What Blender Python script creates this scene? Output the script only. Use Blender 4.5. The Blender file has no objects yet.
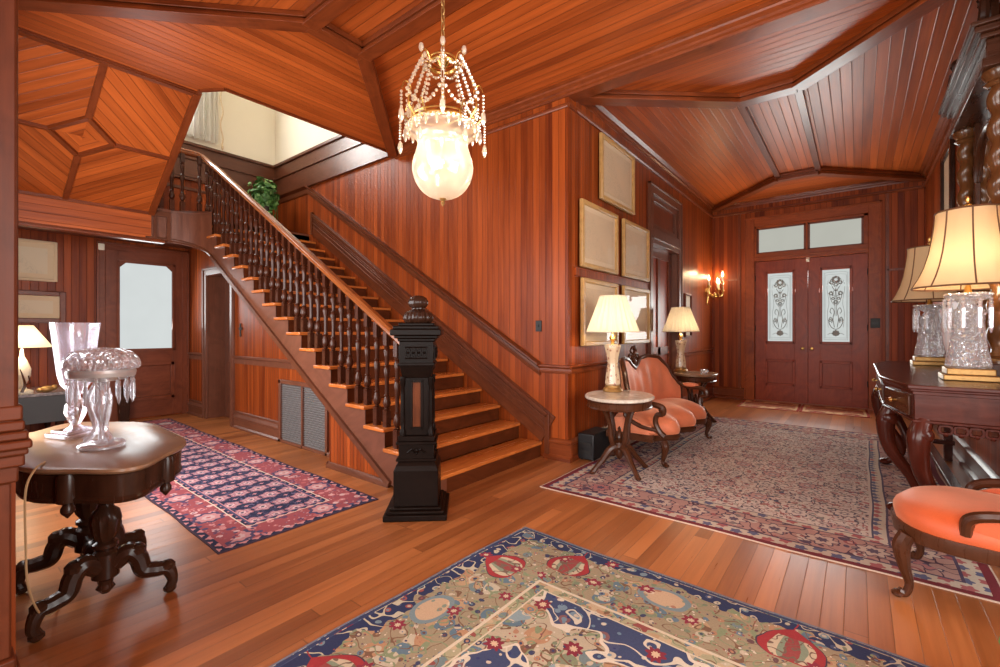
import bpy, bmesh, math, random
from math import sin, cos, pi, sqrt, atan2, hypot
from mathutils import Vector, Matrix
random.seed(7)
SC = bpy.context.scene
COL = SC.collection
V = Vector
# ------------------------------------------------------------------ node helpers
def mth(nt, op, a, b=None, c=None):
    n = nt.nodes.new('ShaderNodeMath'); n.operation = op
    for i, x in enumerate((a, b, c)):
        if x is None: continue
        if isinstance(x, S): nt.links.new(x.s, n.inputs[i])
        else: n.inputs[i].default_value = float(x)
    return S(nt, n.outputs[0])
class S:
    def __init__(s, nt, sock): s.nt = nt; s.s = sock
    def __add__(a, b): return mth(a.nt, 'ADD', a, b)
    __radd__ = __add__
    def __sub__(a, b): return mth(a.nt, 'SUBTRACT', a, b)
    def __rsub__(a, b): return mth(a.nt, 'SUBTRACT', b, a)
    def __mul__(a, b): return mth(a.nt, 'MULTIPLY', a, b)
    __rmul__ = __mul__
    def __truediv__(a, b): return mth(a.nt, 'DIVIDE', a, b)
    def floor(a): return mth(a.nt, 'FLOOR', a)
    def fract(a): return mth(a.nt, 'FRACT', a)
    def abs(a): return mth(a.nt, 'ABSOLUTE', a)
    def sin(a): return mth(a.nt, 'SINE', a)
    def cos(a): return mth(a.nt, 'COSINE', a)
    def lt(a, b): return mth(a.nt, 'LESS_THAN', a, b)
    def gt(a, b): return mth(a.nt, 'GREATER_THAN', a, b)
    def min(a, b): return mth(a.nt, 'MINIMUM', a, b)
    def max(a, b): return mth(a.nt, 'MAXIMUM', a, b)
    def sqrt(a): return mth(a.nt, 'SQRT', a)
    def atan2(a, b): return mth(a.nt, 'ARCTAN2', a, b)
    def clamp(a): return a.max(0).min(1)
def vec(nt, x, y, z=0):
    n = nt.nodes.new('ShaderNodeCombineXYZ')
    for i, q in enumerate((x, y, z)):
        if isinstance(q, S): nt.links.new(q.s, n.inputs[i])
        else: n.inputs[i].default_value = q
    return S(nt, n.outputs[0])
def xyz(nt, v):
    n = nt.nodes.new('ShaderNodeSeparateXYZ'); nt.links.new(v.s, n.inputs[0])
    return [S(nt, o) for o in n.outputs]
def uvc(nt):
    return S(nt, nt.nodes.new('ShaderNodeTexCoord').outputs['UV'])
def objc(nt):
    return S(nt, nt.nodes.new('ShaderNodeTexCoord').outputs['Object'])
def noise(nt, v, scale=5, detail=3, rough=.5, col=False):
    n = nt.nodes.new('ShaderNodeTexNoise'); nt.links.new(v.s, n.inputs['Vector'])
    n.inputs['Scale'].default_value = scale; n.inputs['Detail'].default_value = detail; n.inputs['Roughness'].default_value = rough
    return S(nt, n.outputs['Color' if col else 'Fac'])
def white(nt, v):
    n = nt.nodes.new('ShaderNodeTexWhiteNoise'); n.noise_dimensions = '3D'
    nt.links.new(v.s, n.inputs['Vector']); return S(nt, n.outputs['Value'])
def voro(nt, v, scale, feature='F1'):
    n = nt.nodes.new('ShaderNodeTexVoronoi'); n.feature = feature
    nt.links.new(v.s, n.inputs['Vector']); n.inputs['Scale'].default_value = scale
    return n
def rgb(c): return (c[0], c[1], c[2], 1)
def mix(nt, f, a, b):
    n = nt.nodes.new('ShaderNodeMix'); n.data_type = 'RGBA'
    for sock, x in ((n.inputs[0], f), (n.inputs[6], a), (n.inputs[7], b)):
        if isinstance(x, S): nt.links.new(x.s, sock)
        elif isinstance(x, (int, float)): sock.default_value = x
        else: sock.default_value = rgb(x)
    return S(nt, n.outputs[2])
def ramp(nt, f, stops, const=False):
    n = nt.nodes.new('ShaderNodeValToRGB'); cr = n.color_ramp
    if const: cr.interpolation = 'CONSTANT'
    while len(cr.elements) < len(stops): cr.elements.new(.5)
    for e, (p, c) in zip(cr.elements, stops): e.position = p; e.color = rgb(c)
    nt.links.new(f.s, n.inputs[0]); return S(nt, n.outputs[0])
def new_mat(name):
    m = bpy.data.materials.new(name); m.use_nodes = True
    nt = m.node_tree; b = nt.nodes['Principled BSDF']
    return m, nt, b
def sl(nt, b, name, x):
    if isinstance(x, S): nt.links.new(x.s, b.inputs[name])
    elif isinstance(x, (int, float)): b.inputs[name].default_value = x
    else: b.inputs[name].default_value = rgb(x)
def bump(nt, b, h, strength=.3, dist=.01):
    n = nt.nodes.new('ShaderNodeBump'); n.inputs['Strength'].default_value = strength; n.inputs['Distance'].default_value = dist
    nt.links.new(h.s, n.inputs['Height']); nt.links.new(n.outputs[0], b.inputs['Normal'])
def wood(name, dark, light, rough=.3, board=None, groove=.05, var=.6, gscale=1.0, joint=None, gd=.35, spec=.5):
    """grain runs along UV v (metres); board = width of the boards across u"""
    m, nt, b = new_mat(name)
    u, v, _ = xyz(nt, uvc(nt))
    if board:
        q = u / board; k = q.floor(); f = q.fract()
        if joint:
            jk = white(nt, vec(nt, k, 3.7)); jv = v / joint + jk * 5.0
            row = jv.floor(); r = white(nt, vec(nt, k, row, 1.3))
        else: r = white(nt, vec(nt, k, 0.5, 1.3))
    else:
        r = noise(nt, vec(nt, u, v, 0), 1.1, 1)
    g = noise(nt, vec(nt, u * (38 * gscale), v * (1.6 * gscale), r * 17.0), 1.0, 5, .6)
    g2 = noise(nt, vec(nt, u * (7 * gscale), v * (.55 * gscale), r * 29.0), 1.0, 2)
    t = ((g - .5) * .9 + (g2 - .5) * .9 + (r - .5) * var + .5).clamp()
    c = mix(nt, t, dark, light)
    rr = g * .15 + (rough - .07)
    if board:
        e = (f - .5).abs()
        gm = e.gt(.5 - groove)
        if joint: gm = gm.max((jv.fract() - .5).abs().gt(.5 - .003 / joint * 1.0))
        c = mix(nt, gm * (1 - gd), c, [x * .25 for x in dark])
        h = (((.5 - e) / (groove * 1.6)).min(1)) + g * .06
        bump(nt, b, h, .45, .004)
    else:
        bump(nt, b, g, .08, .003)
    sl(nt, b, 'Base Color', c); sl(nt, b, 'Roughness', rr); b.inputs['Specular IOR Level'].default_value = spec
    return m
def plain(name, c, rough=.5, metal=0, var=.08, scale=12, spec=.5, bmp=0, trans=0, ior=1.45):
    m, nt, b = new_mat(name)
    n = noise(nt, objc(nt), scale, 4)
    sl(nt, b, 'Base Color', mix(nt, n, [x * (1 - var) for x in c], [min(1, x * (1 + var)) for x in c]))
    b.inputs['Roughness'].default_value = rough; b.inputs['Metallic'].default_value = metal
    b.inputs['Specular IOR Level'].default_value = spec; b.inputs['Transmission Weight'].default_value = trans; b.inputs['IOR'].default_value = ior
    if bmp: bump(nt, b, n, bmp, .004)
    return m
def emit(name, c, strength, nscale=3, var=.1):
    m = bpy.data.materials.new(name); m.use_nodes = True; nt = m.node_tree; nt.nodes.clear()
    o = nt.nodes.new('ShaderNodeOutputMaterial'); e = nt.nodes.new('ShaderNodeEmission')
    n = noise(nt, objc(nt), nscale, 2)
    nt.links.new(mix(nt, n, [x * (1 - var) for x in c], c).s, e.inputs[0]); e.inputs[1].default_value = strength
    nt.links.new(e.outputs[0], o.inputs[0]); return m
def shader_mix(name, parts, cut=0):
    """parts: list of (kind, color, rough, weight) mixed by weight"""
    m = bpy.data.materials.new(name); m.use_nodes = True; nt = m.node_tree; nt.nodes.clear()
    o = nt.nodes.new('ShaderNodeOutputMaterial'); cur = None; tot = 0
    nrm = None
    if cut:
        vn = voro(nt, objc(nt), cut); vn.distance = 'MANHATTAN'; bn = nt.nodes.new('ShaderNodeBump'); bn.inputs['Strength'].default_value = 1; bn.inputs['Distance'].default_value = .6 / cut
        nt.links.new(vn.outputs['Distance'], bn.inputs['Height']); nrm = bn.outputs[0]
    for kind, c, r, w in parts:
        n = nt.nodes.new({'T': 'ShaderNodeBsdfTransparent', 'D': 'ShaderNodeBsdfDiffuse', 'L': 'ShaderNodeBsdfTranslucent', 'G': 'ShaderNodeBsdfAnisotropic', 'R': 'ShaderNodeBsdfGlass', 'E': 'ShaderNodeEmission'}[kind])
        n.inputs[0].default_value = rgb(c)
        if nrm is not None and kind in 'GRDL': nt.links.new(nrm, n.inputs['Normal'])
        if kind in 'GR': n.inputs['Roughness'].default_value = r
        if kind == 'E': n.inputs[1].default_value = r
        if cur is None: cur = n.outputs[0]; tot = w
        else:
            mx = nt.nodes.new('ShaderNodeMixShader'); tot += w; mx.inputs[0].default_value = w / tot
            nt.links.new(cur, mx.inputs[1]); nt.links.new(n.outputs[0], mx.inputs[2]); cur = mx.outputs[0]
    nt.links.new(cur, o.inputs[0]); return m
# ------------------------------------------------------------------ mesh builder
def spline(pts, n=8):
    P = [V(p) for p in pts]; out = []
    for i in range(len(P) - 1):
        a = P[i - 1] if i else P[i] * 2 - P[i + 1]; b, c = P[i], P[i + 1]
        d = P[i + 2] if i + 2 < len(P) else P[i + 1] * 2 - P[i]
        for k in range(n):
            t = k / n
            out.append(.5 * (2 * b + (c - a) * t + (2 * a - 5 * b + 4 * c - d) * t * t + (3 * b - a - 3 * c + d) * t ** 3))
    out.append(P[-1]); return out
def T(x=0, y=0, z=0): return Matrix.Translation((x, y, z))
def RZ(a): return Matrix.Rotation(a, 4, 'Z')
def RX(a): return Matrix.Rotation(a, 4, 'X')
def RY(a): return Matrix.Rotation(a, 4, 'Y')
class MB:
    def __init__(s): s.v = []; s.f = []; s.uv = []
    def face(s, pts, uvs=None, M=None, along=None):
        pts = [V(p) for p in pts]
        if uvs is None:
            n = V((0, 0, 0))
            for i in range(len(pts)): n += (pts[i] - pts[0]).cross(pts[(i + 1) % len(pts)] - pts[0])
            n = n.normalized() if n.length > 1e-12 else V((0, 0, 1))
            if along is None:
                e = max(((pts[(i + 1) % len(pts)] - pts[i]) for i in range(len(pts))), key=lambda q: q.length)
                a = e.normalized()
            else:
                a = V(along); a = a - n * a.dot(n)
                a = a.normalized() if a.length > 1e-6 else (pts[1] - pts[0]).normalized()
            # canonical sign
            m = max(range(3), key=lambda i: abs(a[i]));  a = a if a[m] > 0 else -a
            c = n.cross(a); m = max(range(3), key=lambda i: abs(c[i])); c = c if c[m] > 0 else -c
            off = .37 * n.x + .71 * n.y + .13 * n.z
            uvs = [(p.dot(c) + off, p.dot(a)) for p in pts]
        if M is not None: pts = [M @ p for p in pts]
        i0 = len(s.v); s.v += [tuple(p) for p in pts]; s.f.append(list(range(i0, i0 + len(pts)))); s.uv.append(uvs)
        return s
    def box(s, x0, x1, y0, y1, z0, z1, M=None, along=None):
        if along is None:
            d = (abs(x1 - x0), abs(y1 - y0), abs(z1 - z0)); i = d.index(max(d)); along = [(1, 0, 0), (0, 1, 0), (0, 0, 1)][i]
        p = [(x, y, z) for z in (z0, z1) for y in (y0, y1) for x in (x0, x1)]
        for q in ((0, 2, 3, 1), (4, 5, 7, 6), (0, 1, 5, 4), (2, 6, 7, 3), (0, 4, 6, 2), (1, 3, 7, 5)):
            s.face([p[i] for i in q], None, M, along)
        return s
    def bar(s, p0, p1, w, h, up=(0, 0, 1), M=None):
        p0, p1 = V(p0), V(p1); d = (p1 - p0); L = d.length; d.normalize()
        r = d.cross(V(up)).normalized(); u = r.cross(d)
        B = Matrix((r, d, u)).transposed().to_4x4(); B.translation = p0
        s.box(-w / 2, w / 2, 0, L, -h / 2, h / 2, (M @ B) if M else B, (0, 1, 0)); return s
    def grid(s, P, M=None, uvs=None, closed_u=False):
        """P[i][j] points"""
        n = len(P); m = len(P[0])
        L = [0]
        for i in range(1, n): L.append(L[-1] + (V(P[i][m // 2]) - V(P[i - 1][m // 2])).length)
        W = [0]
        for j in range(1, m): W.append(W[-1] + (V(P[n // 2][j]) - V(P[n // 2][j - 1])).length)
        for i in range(n - 1):
            for j in range(m - 1):
                s.face([P[i][j], P[i + 1][j], P[i + 1][j + 1], P[i][j + 1]], [(W[j], L[i]), (W[j], L[i + 1]), (W[j + 1], L[i + 1]), (W[j + 1], L[i])], M)
        return s
    def lathe(s, prof, n=24, M=None, mod=None, cap=True):
        P = []
        for r, z in prof:
            ring = []
            for k in range(n + 1):
                a = 2 * pi * (k % n) / n; rr = max(r, 1e-4) * (mod(a, z, r) if mod else 1)
                ring.append((rr * cos(a), rr * sin(a), z))
            P.append(ring)
        s.grid(P, M)
        if cap:
            for ring in (P[0], P[-1]):
                if hypot(ring[0][0], ring[0][1]) > 2e-3: s.face(ring[:-1], None, M)
        return s
    def tube(s, pts, rad, n=8, M=None, cap=True, sq=1.0):
        P = [V(p) for p in pts]; N = len(P)
        if not hasattr(rad, '__len__'): rad = [rad] * N
        elif len(rad) != N:
            q = []
            for i in range(N):
                t = i / (N - 1) * (len(rad) - 1); k = min(int(t), len(rad) - 2); q.append(rad[k] + (rad[k + 1] - rad[k]) * (t - k))
            rad = q
        d0 = (P[1] - P[0]).normalized(); ref = V((0, 0, 1)) if abs(d0.z) < .9 else V((1, 0, 0))
        nrm = d0.cross(ref).normalized(); rows = []
        for i in range(N):
            d = (P[min(i + 1, N - 1)] - P[max(i - 1, 0)]).normalized()
            nrm = (nrm - d * nrm.dot(d)).normalized(); b = d.cross(nrm)
            rows.append([P[i] + (nrm * cos(2 * pi * (k % n) / n) + b * sq * sin(2 * pi * (k % n) / n)) * rad[i] for k in range(n + 1)])
        s.grid(rows, M)
        if cap:
            s.face(rows[0][:-1], None, M); s.face(rows[-1][:-1], None, M)
        return s
    def ball(s, c, r, n=12, M=None):
        if not hasattr(r, '__len__'): r = (r, r, r)
        m = max(4, n // 2); P = []
        for i in range(m + 1):
            t = -pi / 2 + pi * i / m
            P.append([(c[0] + r[0] * max(cos(t), 1e-4) * cos(2 * pi * (k % n) / n), c[1] + r[1] * max(cos(t), 1e-4) * sin(2 * pi * (k % n) / n), c[2] + r[2] * sin(t)) for k in range(n + 1)])
        return s.grid(P, M)
    def prism(s, poly, z0, z1, M=None, along=None):
        a = [(p[0], p[1], z0) for p in poly]; b = [(p[0], p[1], z1) for p in poly]
        s.face(a, None, M, along); s.face(b, None, M, along); n = len(poly)
        for i in range(n): s.face([a[i], a[(i + 1) % n], b[(i + 1) % n], b[i]], None, M, along)
        return s
    def mould(s, prof, p0, p1, out):
        """profile of (out, up) swept from p0 to p1 on a wall"""
        p0, p1, out = V(p0), V(p1), V(out)
        A = [p0 + out * o + V((0, 0, 1)) * z for o, z in prof]; B = [p1 + out * o + V((0, 0, 1)) * z for o, z in prof]
        d = p1 - p0
        for i in range(len(prof)):
            j = (i + 1) % len(prof); s.face([A[i], A[j], B[j], B[i]], None, None, d)
        s.face(A); s.face(B); return s
    def build(s, name, mat, parent=None, bevel=0, angle=35, weld=True):
        me = bpy.data.meshes.new(name); me.from_pydata(s.v, [], s.f)
        uvl = me.uv_layers.new(name='UVMap')
        flat = [c for uv in s.uv for q in uv for c in q]; uvl.data.foreach_set('uv', flat)
        bm = bmesh.new(); bm.from_mesh(me)
        if weld: bmesh.ops.remove_doubles(bm, verts=bm.verts, dist=2e-5)
        bmesh.ops.recalc_face_normals(bm, faces=bm.faces)
        bm.to_mesh(me); bm.free()
        me.polygons.foreach_set('use_smooth', [True] * len(me.polygons))
        me.set_sharp_from_angle(angle=math.radians(angle))
        me.materials.append(mat)
        o = bpy.data.objects.new(name, me); COL.objects.link(o)
        if parent is not None: o.parent = parent
        if bevel:
            md = o.modifiers.new('Bevel', 'BEVEL'); md.width = bevel; md.segments = 2; md.limit_method = 'ANGLE'; md.angle_limit = math.radians(40)
        return o
def tag(o, label=None, cat=None, group=None, kind=None):
    if label: o['label'] = label
    if cat: o['category'] = cat
    if group: o['group'] = group
    if kind: o['kind'] = kind
    return o
def thing(name, label, cat, loc=(0, 0, 0), rz=0, group=None):
    o = bpy.data.objects.new(name, None); COL.objects.link(o); o.location = loc; o.rotation_euler = (0, 0, rz)
    o.empty_display_size = .1
    return tag(o, label, cat, group)
def struct(o): o['kind'] = 'structure'; return o
def dup(root, loc, rz, label):
    r = root.copy(); COL.objects.link(r); r.location = loc; r.rotation_euler = (0, 0, rz); r['label'] = label
    def rec(src, dst):
        for ch in list(src.children):
            c = ch.copy(); COL.objects.link(c); c.parent = dst; rec(ch, c)
    rec(root, r); return r
def lab(o, t): o['label'] = t; return o
# ------------------------------------------------------------------ materials
WD, WL = (.100, .014, .003), (.37, .074, .013)
M_wall = wood('wall boards', WD, WL, .36, .075, .03, .6, spec=.16)
M_narrow = wood('narrow boards', WD, WL, .36, .05, .06, .45, spec=.18)
M_ceil = wood('ceiling boards', (.20, .036, .006), (.60, .135, .025), .36, .085, .035, .42, gd=.4, spec=.30)
M_floor = wood('floor boards', (.20, .058, .015), (.46, .158, .047), .30, .082, .014, .75, joint=2.6, gd=.5)
M_trim = wood('moulding wood', (.085, .016, .005), (.27, .060, .015), .3, spec=.28)
M_dtrim = wood('dark stair moulding', (.06, .018, .008), (.155, .048, .022), .3, spec=.35)
M_string = wood('stair string wood', (.085, .026, .013), (.185, .062, .032), .34)
M_door = wood('door wood', (.16, .022, .008), (.36, .062, .020), .34, spec=.22)
M_ddoor = wood('brown door wood', (.095, .022, .009), (.22, .054, .022), .34, spec=.28)
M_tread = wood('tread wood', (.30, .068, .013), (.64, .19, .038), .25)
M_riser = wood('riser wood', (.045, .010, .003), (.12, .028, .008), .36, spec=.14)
M_ebony = wood('ebonized wood', (.004, .002, .0015), (.012, .006, .004), .34, spec=.07)
M_bal = wood('baluster wood', (.030, .008, .004), (.080, .022, .009), .28, spec=.28)
M_rail = wood('handrail wood', (.13, .030, .008), (.34, .10, .024), .2)
M_walnut = wood('dark walnut', (.018, .007, .004), (.05, .018, .009), .25, spec=.25)
M_furn = wood('carved walnut', (.034, .010, .004), (.095, .030, .012), .28, spec=.3)
M_table = wood('brown table wood', (.10, .035, .015), (.22, .085, .036), .32)
M_top = wood('polished table top', (.16, .08, .04), (.30, .165, .09), .3, spec=.45)
M_console = wood('mahogany', (.028, .005, .003), (.085, .015, .007), .24, spec=.25)
M_gframe = wood('gilt wood frame', (.30, .155, .045), (.60, .36, .13), .35)
M_spiral = wood('oak turned column', (.07, .024, .008), (.20, .078, .025), .22)
M_brass = plain('brass', (.62, .38, .12), .28, 1, .15, 30)
M_brassbase = plain('aged brass', (.36, .20, .065), .42, .6, .35, 60)
M_silver = plain('silver', (.62, .61, .60), .35, .55)
M_iron = plain('black iron', (.012, .011, .010), .5)
M_black = plain('black plastic', (.012, .012, .013), .4)
M_white = plain('white plastic', (.75, .68, .55), .5)
M_plaster = plain('cream plaster', (.84, .78, .65), .8, 0, .03, 3)
M_scroll = plain('pale carved plaster', (.72, .70, .66), .6, 0, .2, 30)
M_velvet = None
M_paper = None
M_curtain = shader_mix('white curtain cloth', [('D', (.85, .84, .80), 0, .6), ('L', (.85, .84, .80), 0, .4)])
M_leaf = plain('ivy leaf', (.055, .16, .03), .45, 0, .6, 25)
M_leaflight = plain('light ivy leaf', (.16, .30, .09), .45, 0, .5, 25)
M_pot = plain('dark pot', (.05, .03, .02), .5)
M_mirror = plain('mirror', (.82, .84, .85), .03, 1, .02)
M_pane = emit('daylit frosted glass', (.88, .93, .92), .56)
M_pane2 = emit('daylit etched glass', (.88, .93, .90), .52, 9, .15)
M_trans = emit('daylit shaded glass', (.84, .84, .74), .42)
M_etch = plain('etched lines', (.34, .40, .40), .6, spec=.1)
M_skyglass = emit('bright window glass', (1, .98, .95), 3.0)
M_bulb = emit('lit candle bulb', (1, .86, .62), 4)
M_flame = emit('lit flame bulb', (1, .78, .45), 8)
M_candle = plain('ivory candle sleeve', (.9, .8, .6), .5)
M_bowl = shader_mix('frosted cut glass', [('T', (1, .98, .94), 0, .50), ('L', (1, .92, .74), 0, .26), ('G', (1, .97, .93), .12, .15), ('D', (1, .96, .9), 0, .15)])
M_crystal = shader_mix('clear cut crystal', [('R', (.97, .98, 1), .02, .34), ('T', (.95, .96, .97), 0, .22), ('G', (.95, .95, 1), .08, .28), ('D', (.9, .88, .86), 0, .22)])
M_vase = shader_mix('thin clear glass', [('T', (.96, .95, .97), 0, .70), ('G', (.95, .95, 1), .05, .17), ('D', (.85, .83, .9), 0, .13)])
M_bead = shader_mix('crystal bead', [('T', (1, .96, .88), 0, .25), ('G', (1, .95, .85), .08, .3), ('L', (1, .93, .78), 0, .3), ('D', (1, .93, .8), 0, .15)])
M_vase2 = shader_mix('thick clear glass', [('R', (.97, .97, 1), .03, .35), ('T', (.95, .93, .95), 0, .4), ('G', (.95, .95, 1), .08, .25)])
M_crystal2 = shader_mix('cut crystal glass', [('R', (.97, .98, 1), .03, .30), ('T', (.95, .95, .96), 0, .22), ('G', (.95, .95, 1), .1, .30), ('D', (.8, .8, .82), 0, .18)])
M_cut = shader_mix('deep cut crystal', [('R', (.97, .98, 1), .02, .22), ('T', (.93, .94, .95), 0, .20), ('G', (.95, .95, 1), .06, .36), ('D', (.9, .9, .9), 0, .22)], 46)
M_cord = plain('tan cord', (.42, .26, .13), .6)
M_iron2 = plain('dark painted wood', (.03, .028, .028), .45)
M_grille = plain('grey painted louvre', (.16, .145, .14), .5)
M_shade = shader_mix('pleated cream shade', [('D', (.86, .76, .56), 0, .72), ('L', (.90, .78, .56), 0, .28)])
M_shade2 = shader_mix('ochre silk shade', [('D', (.74, .54, .31), 0, .72), ('L', (.82, .60, .36), 0, .28)])
M_seam = plain('brown shade binding', (.16, .07, .03), .7)
M_picglass = shader_mix('picture glass', [('T', (1, 1, 1), 0, .945), ('G', (1, 1, 1), .02, .055)])
def velvet(name, c):
    m, nt, b = new_mat(name)
    n = noise(nt, objc(nt), 9, 3); n2 = noise(nt, objc(nt), 180, 2)
    t = (n * .7 + n2 * .3).clamp()
    sl(nt, b, 'Base Color', mix(nt, t, [x * .62 for x in c], [min(1, x * 1.2) for x in c]))
    b.inputs['Roughness'].default_value = .55; b.inputs['Sheen Weight'].default_value = .5; b.inputs['Sheen Tint'].default_value = (1, .6, .4, 1)
    bump(nt, b, n2, .12, .003); return m
M_velvet = velvet('coral velvet', (.68, .19, .085))
M_orange = velvet('orange velvet', (.60, .095, .020))
def paper(name, c, ink):
    m, nt, b = new_mat(name)
    p = objc(nt); n = noise(nt, p, 3.5, 6, .7); w = noise(nt, p, 2.1, 3)
    lines = ((n * 14).fract() - .5).abs().lt(.06) * w.gt(.5)
    sl(nt, b, 'Base Color', mix(nt, lines * .35, mix(nt, w, c, [x * .86 for x in c]), ink)); b.inputs['Roughness'].default_value = .7
    return m
M_paper = paper('old map paper', (.62, .45, .28), (.25, .20, .16))
M_paper2 = paper('pale print paper', (.68, .57, .41), (.22, .2, .18))
M_mat = plain('cream picture mount', (.64, .49, .32), .8, 0, .05)
def marble(name, a, bcol, rough=.15):
    m, nt, b = new_mat(name); p = objc(nt)
    n = noise(nt, p, 6, 8, .65); v = ((n - .5).abs() * 9).clamp()
    sl(nt, b, 'Base Color', mix(nt, v, bcol, a)); b.inputs['Roughness'].default_value = rough; return m
M_marble = marble('white marble', (.72, .66, .56), (.55, .47, .38))
M_granite = marble('speckled granite', (.34, .29, .28), (.12, .10, .10))
# ------------------------------------------------------------------ rug materials (UV in metres, centred)
def flower(nt, x, y, px, py, rad, petals, amp=.28, half=True):
    """distance field of a lattice of petalled rosettes: returns r/rad, cell id value"""
    qx = x / px
    col = qx.floor()
    qy = y / py + (mth(nt, 'MODULO', col.abs(), 2.0) * .5 if half else 0.0)
    fx = (qx.fract() - .5) * px; fy = (qy.fract() - .5) * py
    r = (fx * fx + fy * fy).sqrt(); a = fy.atan2(fx)
    k = white(nt, vec(nt, col, qy.floor(), 2.2))
    return r / ((a * petals).cos() * amp + 1) / rad, k
def rug(name, W, L, spec):
    m, nt, b = new_mat(name)
    u0, v0, _ = xyz(nt, uvc(nt))
    wv = noise(nt, vec(nt, u0 * 7, v0 * 7, 0), 1, 2, .5, True); wx, wy, _ = xyz(nt, wv)
    u = u0 + (wx - .5) * spec.get('warp', .03); v = v0 + (wy - .5) * spec.get('warp', .03)
    d = (W / 2 - u0.abs()).min(L / 2 - v0.abs())
    c = spec['field'](nt, u, v, d)
    al = v + (u - v) * (W / 2 - u0.abs()).gt(L / 2 - v0.abs())
    for d0, d1, fn in spec['bands']:
        mask = d.gt(d0) * d.lt(d1)
        c = mix(nt, mask, c, fn(nt, u, v, d, al) if callable(fn) else fn)
    pile = noise(nt, vec(nt, u0, v0, 0), 130, 2)
    fade = noise(nt, vec(nt, u0, v0, 0), 1.6, 3)
    t = ((pile - .5) * .5 + (fade - .5) * .7 + .5).clamp()
    hs = nt.nodes.new('ShaderNodeHueSaturation'); nt.links.new(c.s, hs.inputs['Color'])
    nt.links.new((t * .7 + .65).s, hs.inputs['Value']); hs.inputs['Saturation'].default_value = spec.get('sat', 1)
    nt.links.new(hs.outputs[0], b.inputs['Base Color']); b.inputs['Roughness'].default_value = .9; b.inputs['Specular IOR Level'].default_value = .15
    bump(nt, b, pile, .3, .004); return m
NAVY, RED, PINK, IVORY, TAN, SAGE, SKYB, ROSE, MAROON = (.015, .019, .052), (.24, .022, .024), (.52, .20, .19), (.60, .50, .37), (.42, .25, .11), (.22, .24, .12), (.13, .24, .30), (.38, .085, .085), (.16, .010, .018)
def scatter(nt, u, v, base, cols, scale, rad=.36, seed=0.0):
    """irregular floral scatter over a base colour"""
    n = voro(nt, vec(nt, u, v, seed), scale); dist = S(nt, n.outputs['Distance']); cc = xyz(nt, S(nt, n.outputs['Color']))
    col = ramp(nt, cc[0], [(i / len(cols), c) for i, c in enumerate(cols)], True)
    inner = ramp(nt, cc[1], [(i / len(cols), c) for i, c in enumerate(reversed(cols))], True)
    base = mix(nt, dist.lt(rad), base, col)
    return mix(nt, dist.lt(rad * .5), base, inner)
def vines(nt, u, v, base, col, scale, width=.05, seed=0.0):
    n = noise(nt, vec(nt, u, v, seed), scale, 1)
    return mix(nt, ((n * 5).fract() - .5).abs().lt(width), base, col)
# ================================================================== ROOM SHELL
XW, YW, YF, XR = -2.187, 3.834, 9.33, .797
XB = -8.04            # rear wall
ZC = 3.60             # ceiling boards
ZB = 3.51             # underside of beams
def quad(name, pts, mat, along, parent=None, holes=None):
    b = MB(); b.face(pts, None, None, along); return b.build(name, mat, parent, weld=False)
def wall_holes(name, fixed, axis, a0, a1, z0, z1, holes, mat, along=(0, 0, 1), thick=.14, side=1):
    """wall in plane axis=fixed with rectangular holes; thick extends away from the room (side)"""
    A = sorted(set([a0, a1] + [h[0] for h in holes] + [h[1] for h in holes])); Z = sorted(set([z0, z1] + [h[2] for h in holes] + [h[3] for h in holes]))
    b = MB()
    for i in range(len(A) - 1):
        for j in range(len(Z) - 1):
            ca, cz = (A[i] + A[i + 1]) / 2, (Z[j] + Z[j + 1]) / 2
            if any(h[0] < ca < h[1] and h[2] < cz < h[3] for h in holes): continue
            f0, f1 = sorted((fixed, fixed + side * thick))
            if axis == 'x': b.box(f0, f1, A[i], A[i + 1], Z[j], Z[j + 1], None, along)
            else: b.box(A[i], A[i + 1], f0, f1, Z[j], Z[j + 1], None, along)
    return struct(b.build(name, mat))
# floor
b = MB(); b.box(-8.2, 3.3, -3.1, 9.5, -.1, 0, None, (0, 1, 0)); struct(b.build('floor', M_floor))
# walls
wall_holes('wall_left', XW, 'x', YW + .14, YF, 0, ZC, [(6.07, 7.2, 0, 2.44), (6.07, 7.2, 2.65, 3.1)], M_narrow, side=-1)
wall_holes('wall_front', YF, 'y', XW - .14, XR + .14, 0, ZC, [(-1.47, .13, 0, 2.5), (-1.437, .072, 2.64, 3.11)], M_wall, side=1)
wall_holes('wall_right', XR, 'x', 3.40, YF, 0, ZC, [], M_wall, side=1)
wall_holes('wall_stair', YW, 'y', XB, XW, 0, 3.56, [], M_wall, side=1)
wall_holes('wall_rear', XB, 'x', .1, YW, 0, 4.06, [], M_wall, side=-1)
wall_holes('wall_upper_rear', XB, 'x', .1, YW, 4.06, 6.2, [(1.55, 2.52, 4.32, 5.7)], M_plaster, side=-1)
wall_holes('wall_upper_stair', YW, 'y', XB, -4.5, 3.56, 6.2, [], M_plaster, side=1)
wall_holes('wall_upper_side', .1, 'y', XB, -4.5, 3.7, 6.2, [], M_plaster, side=-1)
wall_holes('wall_upper_front', -4.80, 'x', .1, YW, 3.78, 6.2, [], M_plaster, side=1)
struct(MB().box(-8.2, -4.5, 0, 4.0, 6.2, 6.3).build('ceiling_upper', M_plaster))
wall_holes('wall_near', .18, 'y', XB, -2.05, 0, ZC, [(-5.6, -3.0, .6, 2.4)], M_wall, side=-1)
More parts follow.
